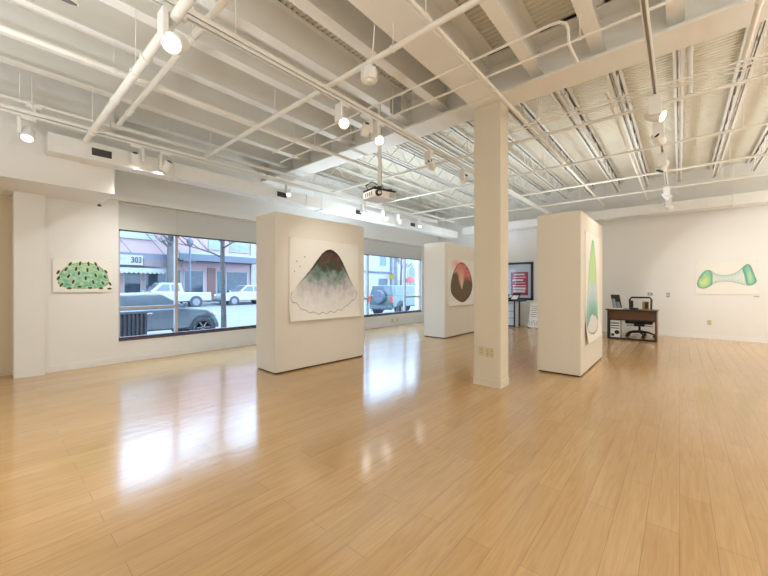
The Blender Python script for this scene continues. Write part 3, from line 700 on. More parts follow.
# outlets and switches
def plate(name, label, c, w, h, axis, gang=1, sock=True, m=None):
    m = m or M['ivory']
    t = thing(name, label, 'outlet' if sock else 'switch', c)
    x, y, z = c
    def bx(a0, a1, z0, z1, d0, d1):
        return MB().box((x+a0, y-d1, z+z0), (x+a1, y-d0, z+z1)) if axis == 'y' else MB().box((x+d0, y+a0, z+z0), (x+d1, y+a1, z+z1))
    part('cover_plate', bx(-w/2, w/2, -h/2, h/2, 0, 0.006), m, t)
    for g_ in range(gang):
        o = (g_-(gang-1)/2)*w/gang
        for dz in ((-0.022, 0.022) if sock else (0,)):
            f = part('receptacle' if sock else 'toggle', bx(o-0.016, o+0.016, dz-0.014, dz+0.014, 0.006, 0.009), M['ivory'] if sock else M['paper'], t)
            if sock:
                sl_ = bx(o-0.008, o-0.004, dz-0.006, dz+0.008, 0.009, 0.0098); q = bx(o+0.004, o+0.008, dz-0.006, dz+0.008, 0.009, 0.0098)
                sl_.add(q.v, q.f); part('slots', sl_, M['black'], f)
plate('wall_outlet', 'narrow ivory outlet plate on the column, left of the pair', (-2.02, 4.37, 0.46), 0.075, 0.125, 'y')
plate('wall_outlet', 'double ivory outlet plate on the column, right of the pair', (-1.905, 4.37, 0.45), 0.115, 0.125, 'y', 2)
plate('wall_outlet', 'ivory outlet on the far wall below the bone print', (0.565, YF, 0.41), 0.08, 0.125, 'y')
plate('wall_switch', 'grey switch plate on the far wall right of the desk', (-0.235, YF, 1.09), 0.07, 0.12, 'y', 1, False, M['grey'])
plate('wall_switch', 'small pale thermostat on the far wall above the desk chair', (-0.615, YF, 1.11), 0.11, 0.08, 'y', 1, False, M['grey'])
plate('wall_outlet', 'ivory outlet on the low wall under the farther window, left of the pair', (XW, 9.0, 0.17), 0.075, 0.12, 'x')
plate('wall_outlet', 'ivory outlet on the low wall under the farther window, right of the pair', (XW, 9.28, 0.17), 0.075, 0.12, 'x')

# ------------------------------------------------------------------ desk corner
DX0, DX1, DY0, DY1, DH = -1.40, -0.41, 10.36, 10.93, 0.745
d = thing('office_desk', 'dark espresso desk with an open front at the far right wall', 'desk', ((DX0+DX1)/2, (DY0+DY1)/2, 0))
part('desk_top', MB().box((DX0-0.04, DY0-0.03, DH-0.03), (DX1+0.02, DY1, DH)), M['desk'], d, bevel=0.004)
part('side_panel', MB().box((DX0, DY0, 0), (DX0+0.035, DY1, DH-0.03)), M['desk'], d)
part('side_panel', MB().box((DX1-0.035, DY0, 0), (DX1, DY1, DH-0.03)), M['desk_red'], d, 'reddish right side panel')
part('modesty_panel', MB().box((DX0+0.035, DY0+0.06, 0.50), (DX1-0.035, DY0+0.08, DH-0.03)), M['modesty'], d, 'lighter brown modesty panel')
part('foot_rail', MB().box((DX0+0.035, DY0, 0), (DX1-0.035, DY0+0.035, 0.045)), M['desk'], d)
part('front_rail', MB().box((DX0+0.035, DY0+0.055, 0.47), (DX1-0.035, DY0+0.085, 0.50)), M['desk'], d)
ct = thing('computer_tower', 'pale grey computer tower under the left end of the desk', 'computer', (-1.23, 10.62, 0))
part('case', MB().box((-1.345, 10.42, 0.0), (-1.14, 10.85, 0.46)), M['white'], ct, bevel=0.008)
fp = MB()
for z0, z1 in ((0.38, 0.41), (0.32, 0.345), (0.26, 0.28)): fp.box((-1.33, 10.413, z0), (-1.155, 10.42, z1))
parts('drive_slot', fp, M['black'], ct, 'black drive slots')
part('fan_ring', MB().lathe([(0.030, -0.004), (0.052, -0.004), (0.052, 0.004), (0.030, 0.004)], (-1.20, 10.417, 0.17), 'y'), M['black'], ct)
part('fan_ring', MB().lathe([(0.02, -0.004), (0.035, -0.004), (0.035, 0.004), (0.02, 0.004)], (-1.29, 10.417, 0.10), 'y'), M['black'], ct)
b = thing('document_stand', 'black slanted stand full of leaflets on the left end of the desk', 'document stand', (-1.24, 10.60, DH))
part('base_tray', MB().box((-1.38, 10.45, DH), (-1.10, 10.74, DH+0.025)), M['paper'], b, 'white base sheet')
def slant(x, w, h, th, y0): return MB().add([(x,y0,DH+0.025),(x+w,y0,DH+0.025),(x+w-0.07,y0+0.10,DH+h),(x-0.07,y0+0.10,DH+h),(x,y0+th,DH+0.025),(x+w,y0+th,DH+0.025),(x+w-0.07,y0+0.10+th,DH+h),(x-0.07,y0+0.10+th,DH+h)], [(0,1,2,3),(7,6,5,4),(0,4,5,1),(1,5,6,2),(2,6,7,3),(3,7,4,0)])
part('back_board', slant(-1.30, 0.19, 0.36, 0.02, 10.58), M['black'], b)
part('leaflet', slant(-1.285, 0.07, 0.30, 0.01, 10.565), M['grey'], b)
part('leaflet', slant(-1.20, 0.07, 0.27, 0.01, 10.563), M['text'], b)
ph = thing('desk_telephone', 'black telephone standing on the desk in front of the chair back', 'telephone', (-0.86, 10.62, DH))
part('base', MB().wprism([(-0.95, DH), (-0.78, DH), (-0.78, DH+0.03), (-0.95, DH+0.05)], lambda z: 10.52, lambda z: 10.72), M['black'], ph, bevel=0.006)
part('handset', MB().bar((-0.91, 10.60, DH+0.05), (-0.91, 10.60, DH+0.22), 0.06, 0.05), M['black'], ph, bevel=0.012)
part('keypad', MB().box((-0.85, 10.56, DH+0.035), (-0.79, 10.68, DH+0.045)), M['grey'], ph)
bx_ = thing('pencil_box', 'small amber box with a black front on the desk', 'box', (-0.62, 10.62, DH))
part('box_shell', MB().box((-0.70, 10.56, DH), (-0.57, 10.68, DH+0.20)), mat('amber_card', (0.45, 0.24, 0.07), 0.5), bx_, bevel=0.004)
part('front_plate', MB().box((-0.65, 10.552, DH+0.03), (-0.58, 10.56, DH+0.19)), M['black'], bx_)
# chair behind the desk
CXh, CYh = -0.80, 11.22
c = thing('office_chair', 'black swivel office chair with an open back frame behind the desk', 'chair', (CXh, CYh, 0))
st = MB()
part('seat', MB().box((CXh-0.29, CYh-0.27, 0.35), (CXh+0.29, CYh+0.24, 0.45)), M['black'], c, bevel=0.03)
part('mechanism', MB().cbox((CXh, CYh, 0.315), (0.22, 0.24, 0.07)).bar((CXh+0.05, CYh-0.05, 0.31), (CXh+0.28, CYh-0.12, 0.29), 0.015, 0.015).bar((CXh-0.05, CYh-0.05, 0.31), (CXh-0.26, CYh-0.12, 0.29), 0.015, 0.015), M['black'], c)
part('gas_column', MB().cyl((CXh, CYh, 0.10), (CXh, CYh, 0.29), 0.027), M['black'], c)
for k in range(5):
    a = 2*PI*k/5-PI/2+0.3; ex, ey = CXh+0.31*math.cos(a), CYh+0.31*math.sin(a)
    lg = part('base_arm', MB().tube([(CXh, CYh, 0.14), (CXh+0.17*math.cos(a), CYh+0.17*math.sin(a), 0.125), (ex, ey, 0.085)], [0.035, 0.028, 0.02], n=8), M['black'], c)
    part('caster', MB().cyl((ex-0.025*math.sin(a), ey+0.025*math.cos(a), 0.032), (ex+0.025*math.sin(a), ey-0.025*math.cos(a), 0.032), 0.032, n=14).cyl((ex, ey, 0.05), (ex, ey, 0.09), 0.012), M['black'], lg)
bf = MB().tube([(CXh-0.17, CYh+0.27, 0.60), (CXh-0.225, CYh+0.29, 0.66), (CXh-0.235, CYh+0.31, 0.96), (CXh-0.20, CYh+0.32, 1.02), (CXh+0.20, CYh+0.32, 1.02), (CXh+0.235, CYh+0.31, 0.96), (CXh+0.225, CYh+0.29, 0.66), (CXh+0.17, CYh+0.27, 0.60), (CXh-0.17, CYh+0.27, 0.60)], 0.024, n=10)
part('back_frame', bf, M['black'], c)
part('back_support', MB().bar((CXh, CYh+0.15, 0.36), (CXh, CYh+0.29, 0.62), 0.08, 0.03), M['black'], c)
for s in (-1, 1):
    ar = part('armrest', MB().tube([(CXh+s*0.20, CYh, 0.38), (CXh+s*0.33, CYh, 0.42), (CXh+s*0.34, CYh, 0.62)], 0.018, n=8), M['black'], c)
    part('arm_pad', MB().cbox((CXh+s*0.34, CYh-0.02, 0.635), (0.08, 0.26, 0.035)), M['black'], ar, bevel=0.01)

# ------------------------------------------------------------------ display corner behind the column
M['redposter'] = mat('crimson_poster', (0.50, 0.05, 0.10), 0.6, var=0.25, vscale=5)
M['iron'] = mat('black_iron', (0.02, 0.022, 0.03), 0.4, var=0.2)
M['pale_blue'] = mat('pale_card', (0.66, 0.72, 0.80), 0.6)
fx0, fx1, fz0, fz1, fy = -5.35, -3.68, 0.86, 2.13, YF-0.05
f = thing('framed_poster', 'large black framed glazed poster on the far wall behind the column', 'picture frame', (-4.5, YF, fz0))
part('frame', MB().box((fx0, fy, fz0), (fx0+0.07, YF, fz1)).box((fx1-0.07, fy, fz0), (fx1, YF, fz1)).box((fx0, fy, fz0), (fx1, YF, fz0+0.07)).box((fx0, fy, fz1-0.07), (fx1, YF, fz1)), M['iron'], f)
part('mat_board', MB().box((fx0+0.07, YF-0.02, fz0+0.07), (fx1-0.07, YF-0.004, fz1-0.07)), M['pale_blue'], f, 'pale grey backing')
pst = part('poster', MB().box((-4.42, YF-0.024, 1.02), (-3.84, YF-0.021, 1.80)), M['redposter'], f, 'crimson poster with white lettering')
tx = MB()
for k, (a, b, h) in enumerate(((0.10, 0.46, 0.05), (0.08, 0.50, 0.03), (0.06, 0.42, 0.06), (0.12, 0.48, 0.02), (0.06, 0.50, 0.03), (0.08, 0.50, 0.07), (0.08, 0.48, 0.07))):
    z = 1.72-k*0.095; tx.box((-4.42+a, YF-0.0265, z-h/2), (-4.42+b, YF-0.0243, z+h/2))
part('printed_lines', tx, M['paper'], pst)
part('glazing', MB().box((fx0+0.07, fy+0.012, fz0+0.07), (fx1-0.07, fy+0.015, fz1-0.07)), M['picglass'], f)
tb = thing('console_table', 'black iron console table with open legs below the framed poster', 'table', (-4.55, 11.35, 0))
ty0, ty1, tx0, tx1, tz = 11.12, 11.62, -5.35, -3.80, 0.88
part('table_top', MB().box((tx0, ty0, tz-0.05), (tx1, ty1, tz)), M['iron'], tb)
for xx in (tx0+0.02, -4.03):
    for yy in (ty0+0.02, ty1-0.02):
        part('leg', MB().box((xx-0.018, yy-0.018, 0), (xx+0.018, yy+0.018, tz-0.05)), M['iron'], tb)
parts('lower_rail', MB().box((tx0, ty0+0.005, 0.02), (-4.0, ty0+0.035, 0.06)).box((tx0, ty1-0.035, 0.02), (-4.0, ty1-0.005, 0.06)), M['iron'], tb)
bxs = thing('storage_box', 'pale white storage chest standing under the console table', 'storage box', (-4.5, 11.4, 0.0))
part('chest_body', MB().box((-4.95, 11.2, 0.0), (-4.06, 11.58, 0.72)), M['pale_blue'], bxs)
part('lid', MB().box((-4.96, 11.19, 0.72), (-4.05, 11.59, 0.75)), M['paper'], bxs)
parts('drawer_line', MB().box((-4.95, 11.193, 0.50), (-4.06, 11.2, 0.52)).box((-4.95, 11.193, 0.28), (-4.06, 11.2, 0.30)), M['grey'], bxs)
hd = thing('leaflet_holder', 'black slanted holder with a white sheet on the console table, right one', 'leaflet holder', (-4.02, 11.3, tz))
def sl2(x, w, y0, k, z0, z1, th): return MB().add([(x,y0,z0),(x+w,y0,z0),(x+w+k,y0+0.12,z1),(x+k,y0+0.12,z1),(x,y0+th,z0),(x+w,y0+th,z0),(x+w+k,y0+0.12+th,z1),(x+k,y0+0.12+th,z1)], [(0,1,2,3),(7,6,5,4),(0,4,5,1),(1,5,6,2),(2,6,7,3),(3,7,4,0)])
part('holder', sl2(-4.20, 0.25, 11.22, 0.07, tz, tz+0.22, 0.015), M['iron'], hd)
part('sheet', sl2(-4.17, 0.19, 11.224, 0.055, tz+0.025, tz+0.19, 0.004).__class__().add([(x, y-0.012, z) for x, y, z in sl2(-4.17, 0.19, 11.224, 0.055, tz+0.025, tz+0.19, 0.004).v], [(0,1,2,3),(7,6,5,4),(0,4,5,1),(1,5,6,2),(2,6,7,3),(3,7,4,0)]), M['paper'], hd, 'white printed sheet')
hd = thing('leaflet_holder', 'black slanted holder with a pink sheet on the console table, left one', 'leaflet holder', (-4.42, 11.3, tz))
part('holder', sl2(-4.62, 0.30, 11.22, 0.07, tz, tz+0.18, 0.015), M['iron'], hd)
part('sheet', MB().add([(x, y-0.012, z) for x, y, z in sl2(-4.59, 0.24, 11.224, 0.055, tz+0.025, tz+0.15, 0.004).v], [(0,1,2,3),(7,6,5,4),(0,4,5,1),(1,5,6,2),(2,6,7,3),(3,7,4,0)]), mat('pink_sheet', (0.62, 0.42, 0.62), 0.7), hd, 'pink sheet')
sb = thing('sign_board', 'white printed sign board leaning on the floor right of the console table', 'sign', (-3.55, 11.3, 0))
def lean(x0, x1, z0, z1, d): return MB().add([(x0, 11.25+0.28*z0-d, z0), (x1, 11.25+0.28*z0-d, z0), (x1, 11.25+0.28*z1-d, z1), (x0, 11.25+0.28*z1-d, z1), (x0, 11.256+0.28*z0, z0), (x1, 11.256+0.28*z0, z0), (x1, 11.256+0.28*z1, z1), (x0, 11.256+0.28*z1, z1)], [(0,1,2,3),(7,6,5,4),(0,4,5,1),(1,5,6,2),(2,6,7,3),(3,7,4,0)])
part('board', lean(-3.64, -3.33, 0.03, 0.78, 0.004), M['paper'], sb)
tl = MB()
for k in range(6): q = lean(-3.60+0.03*(k % 2), -3.40, 0.68-k*0.065, 0.695-k*0.065, 0.0065); tl.add(q.v, q.f)
part('printed_lines', tl, M['text'], sb, 'grey printing'); tl = MB()
for k in range(5):
    xx = -3.62+k*0.055
    q = lean(xx, xx+0.012, 0.10, 0.24, 0.0065); tl.add(q.v, q.f)
    q = lean(xx, xx+0.038, 0.10+0.064*(k % 3), 0.115+0.064*(k % 3), 0.0065); tl.add(q.v, q.f)
part('large_print', tl, M['text'], sb, 'grey printing')
parts('foot', MB().box((-3.66, 11.22, 0), (-3.60, 11.36, 0.03)).box((-3.37, 11.22, 0), (-3.31, 11.36, 0.03)), M['iron'], sb)

# ------------------------------------------------------------------ the street outside
GZ = -0.25; NS = -0.12
M['road'] = mat('pale_asphalt', (0.175, 0.178, 0.185), 0.85, var=0.08, vscale=0.7)
M['walk'] = mat('sidewalk_concrete', (0.23, 0.23, 0.235), 0.85, var=0.06, vscale=1.5)
M['brick'] = brick_mat('pink_brick', (0.36, 0.115, 0.11), (0.42, 0.15, 0.14), (0.40, 0.27, 0.26), 3.0, rot=(PI/2, 0, PI/2))
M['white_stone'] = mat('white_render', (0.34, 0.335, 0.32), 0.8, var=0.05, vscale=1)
M['stone'] = brick_mat('pale_stone', (0.30, 0.30, 0.30), (0.37, 0.37, 0.37), (0.23, 0.23, 0.24), 1.4, rot=(PI/2, 0, PI/2))
M['slate'] = mat('slate_blue_canopy', (0.10, 0.11, 0.14), 0.6, var=0.06)
M['shopglass'] = mat('shop_window', (0.035, 0.05, 0.07), 0.08, var=0.5, vscale=2.5)
M['teal'] = mat('teal_door', (0.015, 0.11, 0.14), 0.4)
M['brown'] = mat('brown_timber', (0.16, 0.08, 0.07), 0.6)
M['mauve'] = mat('mauve_board', (0.15, 0.11, 0.12), 0.6)
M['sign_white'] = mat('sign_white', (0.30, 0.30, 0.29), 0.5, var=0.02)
M['signgreen'] = mat('pale_green_sign', (0.23, 0.26, 0.23), 0.5, var=0.08, vscale=3)
M['sign_ink'] = mat('sign_ink', (0.02, 0.025, 0.03), 0.5)
M['tyre'] = mat('tyre_rubber', (0.05, 0.055, 0.065), 0.8)
M['rim'] = mat('alloy_rim', (0.25, 0.25, 0.26), 0.3, metal=0.6)
M['carglass'] = mat('car_glass', (0.10, 0.12, 0.14), 0.05, var=0.2)
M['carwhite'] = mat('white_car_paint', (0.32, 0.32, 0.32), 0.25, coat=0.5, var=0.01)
M['carslate'] = mat('slate_car_paint', (0.095, 0.112, 0.13), 0.25, coat=0.6, var=0.03)
M['cargreen'] = mat('green_car_paint', (0.05, 0.095, 0.08), 0.3, coat=0.5, var=0.04)
M['carred'] = mat('wine_car_paint', (0.17, 0.025, 0.035), 0.3, coat=0.5, var=0.04)
M['red'] = mat('tail_red', (0.50, 0.04, 0.04), 0.3)
M['bark'] = mat('tree_bark', (0.10, 0.09, 0.085), 0.9, var=0.55, vscale=9)
M['leaf'] = mat('shrub_leaf', (0.05, 0.20, 0.13), 0.7, var=0.5, vscale=6)
M['umb'] = mat('salmon_canvas', (0.42, 0.08, 0.075), 0.7)

struct('street', MB().box((-29.8, -45, GZ-0.1), (-10.95, 110, GZ)), M['road'], 'pale asphalt street beyond the windows')
struct('sidewalk', MB().box((-10.95, -45, GZ-0.1), (XW-0.3, 110, NS)), M['walk'], 'concrete sidewalk outside the windows')
struct('sidewalk', MB().box((-60, -45, GZ-0.1), (-29.8, 110, NS)), M['walk'], 'far sidewalk across the street')
solo('lane_marking', MB().box((-19.6, -45, GZ), (-19.45, 110, GZ+0.004)), M['sign_white'], 'pale lane line along the street', 'road marking')

FXB = -33.0
def fy_(px): return y_at_x(px, FXB)
ba = thing('shop_building', 'pink brick row of shops across the street', 'building', (FXB, 6, NS))
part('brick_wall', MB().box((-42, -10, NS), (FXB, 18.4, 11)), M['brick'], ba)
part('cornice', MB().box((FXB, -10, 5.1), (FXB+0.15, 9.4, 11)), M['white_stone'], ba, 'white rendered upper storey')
cn = part('canopy', MB().box((FXB, -10, 3.42), (FXB+1.7, 10.2, 3.56)).box((FXB+1.62, -10, 3.56), (FXB+1.7, 10.2, 3.85)), M['slate'], ba, 'slate blue sidewalk canopy')
for yy in (2.0, 7.4, 9.6):
    part('stay_rod', MB().cyl((FXB+1.6, yy, 3.8), (FXB+0.1, yy-0.9, 5.6), 0.035, n=6), M['slate'], cn)
part('canopy', MB().box((FXB, 10.6, 3.50), (FXB+1.7, 17.8, 3.64)).box((FXB+1.62, 10.6, 3.50), (FXB+1.72, 17.8, 4.05)), M['slate'], ba, 'slate blue canopy of the right shop')
part('canopy_edge', MB().box((FXB+1.6, 10.6, 4.05), (FXB+1.74, 17.8, 4.25)), M['sign_white'], ba, 'white upper canopy edge')
sg = part('shop_sign', MB().box((FXB+1.70, 3.0, 2.92), (FXB+1.76, 8.05, 3.66)), M['sign_white'], ba, 'white hanging sign with dark figures')
cu = bpy.data.curves.new('numerals', 'FONT'); cu.body = '303'; cu.size = 0.62; cu.offset = 0.016; cu.extrude = 0.01; cu.align_x = 'RIGHT'; cu.space_character = 1.05
to = bpy.data.objects.new('tmp', cu); COL.objects.link(to); bpy.context.view_layer.update()
me = bpy.data.meshes.new_from_object(to.evaluated_get(bpy.context.evaluated_depsgraph_get())); bpy.data.objects.remove(to)
me.transform(Matrix.Diagonal((0.72, 1, 1, 1))); me.transform(Matrix.Rotation(PI/2, 4, 'Z') @ Matrix.Rotation(PI/2, 4, 'X')); me.transform(Matrix.Translation((1.78, 7.98-6, 3.10-NS)))
me.materials.clear(); me.materials.append(M['sign_ink'])
no = bpy.data.objects.new('numerals', me); COL.objects.link(no); no.parent = sg; no['label'] = 'dark numerals 303'
ltr = MB()
for k in range(12): yy = 4.3+k*0.235; ltr.box((FXB+1.76, yy, 3.22), (FXB+1.77, yy+0.055, 3.52)).box((FXB+1.76, yy, 3.22+(k % 3)*0.12), (FXB+1.77, yy+0.16, 3.27+(k % 3)*0.12))
for k in range(12): yy = 4.3+k*0.2; ltr.box((FXB+1.76, yy, 3.03+0.02*(k % 2)), (FXB+1.77, yy+0.13, 3.07+0.02*(k % 2)))
part('small_lettering', ltr, M['text'], sg)
part('fascia_board', MB().box((FXB+1.70, 8.1, 2.85), (FXB+1.75, 10.2, 3.42)), M['mauve'], ba, 'mauve fascia beside the sign')
aw = MB()
ys = [3.0+0.3*k for k in range(25)]
for a in ys:
    if a+0.3 <= 10.25: aw.prism([(a, 2.72), (a+0.3, 2.72), (a+0.3, 2.42), (a+0.25, 2.32), (a+0.15, 2.27), (a+0.05, 2.32), (a, 2.42)], 'x', FXB+1.66, FXB+1.68)
part('scalloped_awning', aw, M['sign_white'], ba, 'white scalloped awning fringe')
def shopwin(y0, y1, z0, z1, m='shopglass', lab=None):
    w = part('shop_window', MB().box((FXB, y0, z0), (FXB+0.05, y1, z0+0.08)).box((FXB, y0, z1-0.08), (FXB+0.05, y1, z1)).box((FXB, y0, z0), (FXB+0.05, y0+0.08, z1)).box((FXB, y1-0.08, z0), (FXB+0.05, y1, z1)), M['sign_white'], ba, lab)
    part('pane', MB().box((FXB+0.005, y0+0.08, z0+0.08), (FXB+0.02, y1-0.08, z1-0.08)), M[m], w)
for a, b in ((2.0, 4.4), (4.6, 7.0), (7.2, 8.4), (8.6, 10.2)): shopwin(a, b, 0.4, 2.9)
shopwin(11.5, 13.2, 0.5, 2.75); shopwin(15.2, 17.4, 0.5, 2.75); shopwin(10.7, 11.3, 0.3, 2.75)
parts('sign_band', MB().box((FXB, 11.4, 2.8), (FXB+0.06, 13.3, 3.4)).box((FXB, 15.2, 2.8), (FXB+0.06, 17.6, 3.4)), mat('pale_pink_board', (0.40, 0.25, 0.26), 0.6), ba, 'pale pink boards over the shop windows')
part('shop_door', MB().box((FXB, 13.5, NS), (FXB+0.06, 14.25, 3.0)), M['brown'], ba, 'brown door')
part('shop_door', MB().box((FXB, 14.45, NS), (FXB+0.06, 15.05, 2.7)), M['teal'], ba, 'teal door')
part('corner_post', MB().box((FXB-0.1, 17.7, NS), (FXB+0.2, 18.1, 6.5)), M['sign_white'], ba, 'white corner post')
part('wall_sign', MB().box((FXB, 13.6, 4.7), (FXB+0.08, 14.9, 6.0)), M['signgreen'], ba, 'pale green wall sign')
ws = part('wall_sign', MB().box((FXB, 15.6, 4.6), (FXB+0.08, 17.5, 5.6)), M['signgreen'], ba, 'pale green wall sign with loose lettering')
lt = MB()
for k in range(6): lt.tube([(FXB+0.085, 15.75+k*0.29+0.09*math.sin(q*1.3+k), 4.75+q*0.09) for q in range(8)], 0.03, n=5)
part('lettering', lt, M['text'], ws)

bb = thing('white_building', 'white rendered building with a blue upper window across the street', 'building', (FXB, 30, NS))
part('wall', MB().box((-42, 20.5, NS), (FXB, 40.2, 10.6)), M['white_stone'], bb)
def bwin(y0, y1, z0, z1, p, m='shopglass'):
    w = part('window', MB().box((FXB, y0-0.12, z0-0.12), (FXB+0.06, y1+0.12, z1+0.12)), M['stone'], p)
    part('pane', MB().box((FXB+0.06, y0, z0), (FXB+0.075, y1, z1)), M[m], w)
M['bluepane'] = mat('blue_pane', (0.09, 0.15, 0.24), 0.15, var=0.2)
for yy in (24, 28, 32, 37.6): bwin(yy, yy+1.3, 4.3, 5.7, bb, 'bluepane'); bwin(yy-0.3, yy+1.6, 0.6, 2.4, bb)
part('string_course', MB().box((FXB, 20.5, 3.2), (FXB+0.15, 40.2, 3.45)), M['slate'], bb)
part('corner_trim', MB().box((FXB, 39.9, NS), (FXB+0.1, 40.3, 10.6)), M['slate'], bb)
bc_ = thing('stone_church', 'pale stone church with a pointed window across the street', 'building', (FXB, 48, NS))
part('stone_wall', MB().box((-44, 40.6, NS), (FXB-0.2, 62, 11.5)), M['stone'], bc_)
for yy in (45.6, 51):
    arch = [(yy-0.9, 1.6), (yy+0.9, 1.6), (yy+0.9, 3.5), (yy+0.55, 4.3), (yy, 4.9), (yy-0.55, 4.3), (yy-0.9, 3.5)]
    w = part('pointed_window', MB().prism([(yy+(a-yy)*1.2, 3.2+(b-3.2)*1.15) for a, b in arch], 'x', FXB-0.2, FXB-0.1), M['white_stone'], bc_)
    part('pane', MB().prism(arch, 'x', FXB-0.1, FXB-0.08), M['bluepane'], w)
for yy in (41.2, 48.3): part('buttress', MB().box((FXB-0.2, yy, NS), (FXB+0.4, yy+0.8, 6.5)), M['stone'], bc_)

# vehicles (local +x is forward)
def vehicle(name, label, loc, rz, paint, Wd, body, cabin, glass_side, wx, wr, zb, zr, spare=False, roof=None):
    t = thing(name, label, 'car' if 'truck' not in name else 'truck', loc, rz)
    hw = Wd/2
    wf = lambda z: hw - (0.0 if z < zb-0.25 else (z-(zb-0.25))*0.10)
    wc = lambda z: hw-0.05 - max(0, z-zb)*0.26
    part('body', MB().wprism(body, lambda z: -wf(z), wf), M[paint], t, local=True, bevel=0.05)
    part('cabin', MB().wprism(cabin, lambda z: -wc(z), wc), M[paint], t, local=True, bevel=0.03)
    if roof:
        rp_ = [(cabin[0][0]*0.25+cabin[1][0]*0.75, zr-0.09), (cabin[1][0], zr-0.035), (cabin[2][0], zr+0.012), (cabin[2][0]+0.10, zr-0.07)]
        part('roof_panel', MB().wprism(rp_, lambda z: -wc(z)-0.012, lambda z: wc(z)+0.012), M[roof], t, 'white roof', local=True, bevel=0.02)
    for s in (-1, 1):
        for gp in glass_side:
            part('side_window', MB().wprism(gp, lambda z: s*(wc(z)-0.01), lambda z: s*(wc(z)+0.006)), M['carglass'], t, 'dark glass', local=True)
    def screen(p, q):
        (x0, z0), (x1, z1) = p, q; dx, dz = x1-x0, z1-z0; L_ = math.hypot(dx, dz); nx, nzz = dz/L_, -dx/L_
        a, b = 0.12, 0.90; vs = []
        for k in (a, b):
            x, z = x0+dx*k, z0+dz*k; w = wc(z)*0.88
            for o in (-0.01, 0.01):
                for s in (-1, 1): vs.append((x+nx*o, s*w, z+nzz*o))
        return MB().add(vs, [(0,1,3,2),(4,6,7,5),(0,4,5,1),(2,3,7,6),(0,2,6,4),(1,5,7,3)])
    part('windshield', screen(cabin[-1], cabin[-2]), M['carglass'], t, 'dark glass', local=True)
    part('rear_window', screen(cabin[0], cabin[1]), M['carglass'], t, 'dark glass', local=True)
    for x in wx:
        for s in (-1, 1):
            part('wheel_arch', MB().cyl((x, s*(hw-0.05), wr), (x, s*(hw+0.006), wr), wr+0.07, n=28), M['tyre'], t, local=True)
            w = part('wheel', MB().lathe([(wr*0.62, -0.12), (wr*0.92, -0.12), (wr, -0.08), (wr, 0.08), (wr*0.92, 0.12), (wr*0.62, 0.12), (wr*0.62, 0.05)], (x, s*(hw-0.09), wr), 'y', 28), M['tyre'], t, local=True)
            rm = MB().lathe([(wr*0.54, -0.01), (wr*0.66, -0.01), (wr*0.66, 0.012), (wr*0.54, 0.012)], (x, s*(hw+0.02), wr), 'y', 24)
            for k in range(6):
                a = 2*PI*k/6; rm.bar((x, s*(hw+0.02), wr), (x+wr*0.6*math.cos(a), s*(hw+0.02), wr+wr*0.6*math.sin(a)), wr*0.17, 0.03)
            rm.cyl((x, s*(hw), wr), (x, s*(hw+0.035), wr), wr*0.17, n=12)
            part('rim', rm, M['rim'], w, 'silver rim', local=True)
    xf, xb = max(p[0] for p in body), min(p[0] for p in body)
    part('bumper', MB().box((xf-0.05, -hw*0.9, wr*0.9), (xf+0.06, hw*0.9, wr*1.45)), M['slate'], t, local=True, bevel=0.02)
    part('bumper', MB().box((xb-0.06, -hw*0.9, wr*0.9), (xb+0.05, hw*0.9, wr*1.45)), M['slate'], t, local=True, bevel=0.02)
    for s in (-1, 1):
        part('headlight', MB().cyl((xf-0.05, s*hw*0.68, zb-0.26), (xf+0.03, s*hw*0.68, zb-0.26), 0.09, n=16), M['chrome'], t, local=True)
        part('tail_light', MB().box((xb-0.02, s*hw*0.80, zb-0.38), (xb+0.06, s*(hw+0.004)*0.985, zb-0.08)), M['red'], t, 'red lamp', local=True)
        part('side_mirror', MB().cbox((cabin[-1][0]-0.15, s*(hw+0.05), zb+0.10), (0.10, 0.18, 0.12)), M[paint], t, local=True, bevel=0.02)
        part('door_handle', MB().cbox((cabin[-1][0]-1.05, s*(wf(zb-0.10)+0.01), zb-0.12), (0.16, 0.03, 0.03)), M['chrome'], t, local=True)
    if spare:
        w = part('spare_wheel', MB().lathe([(0.01, -0.2), (wr*0.85, -0.2), (wr*0.95, -0.15), (wr*0.95, -0.0), (0.01, 0.0)], (xb, 0, zb-0.1), 'x', 28), M['slate'], t, 'dark spare wheel cover', local=True)
    return t
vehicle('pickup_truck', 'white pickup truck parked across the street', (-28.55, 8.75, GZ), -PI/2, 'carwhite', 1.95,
        [(-2.85,0.45),(-2.88,0.6),(-2.85,1.10),(1.2,1.14),(2.65,1.04),(2.85,0.88),(2.88,0.42)], [(-0.95,1.08),(-0.78,1.80),(0.45,1.82),(1.30,1.12)],
        [[(-0.68,1.20),(-0.62,1.68),(-0.12,1.70),(-0.12,1.20)], [(-0.02,1.20),(-0.02,1.70),(0.40,1.70),(0.92,1.22)]], (-1.75, 1.85), 0.39, 1.12, 1.82)
vehicle('sport_utility_car', 'white four-door car with a tall cabin parked behind the pickup', (-28.55, 14.9, GZ), -PI/2, 'carwhite', 1.82,
        [(-2.35,0.40),(-2.38,0.6),(-2.33,1.02),(1.0,1.06),(2.15,0.96),(2.35,0.78),(2.38,0.36)], [(-2.28,1.0),(-2.05,1.62),(0.25,1.66),(1.08,1.04)],
        [[(-2.0,1.12),(-1.88,1.52),(-1.2,1.55),(-1.2,1.12)], [(-1.1,1.12),(-1.1,1.55),(-0.35,1.56),(-0.35,1.12)], [(-0.25,1.12),(-0.25,1.56),(0.2,1.56),(0.72,1.14)]], (-1.40, 1.45), 0.35, 1.05, 1.66)
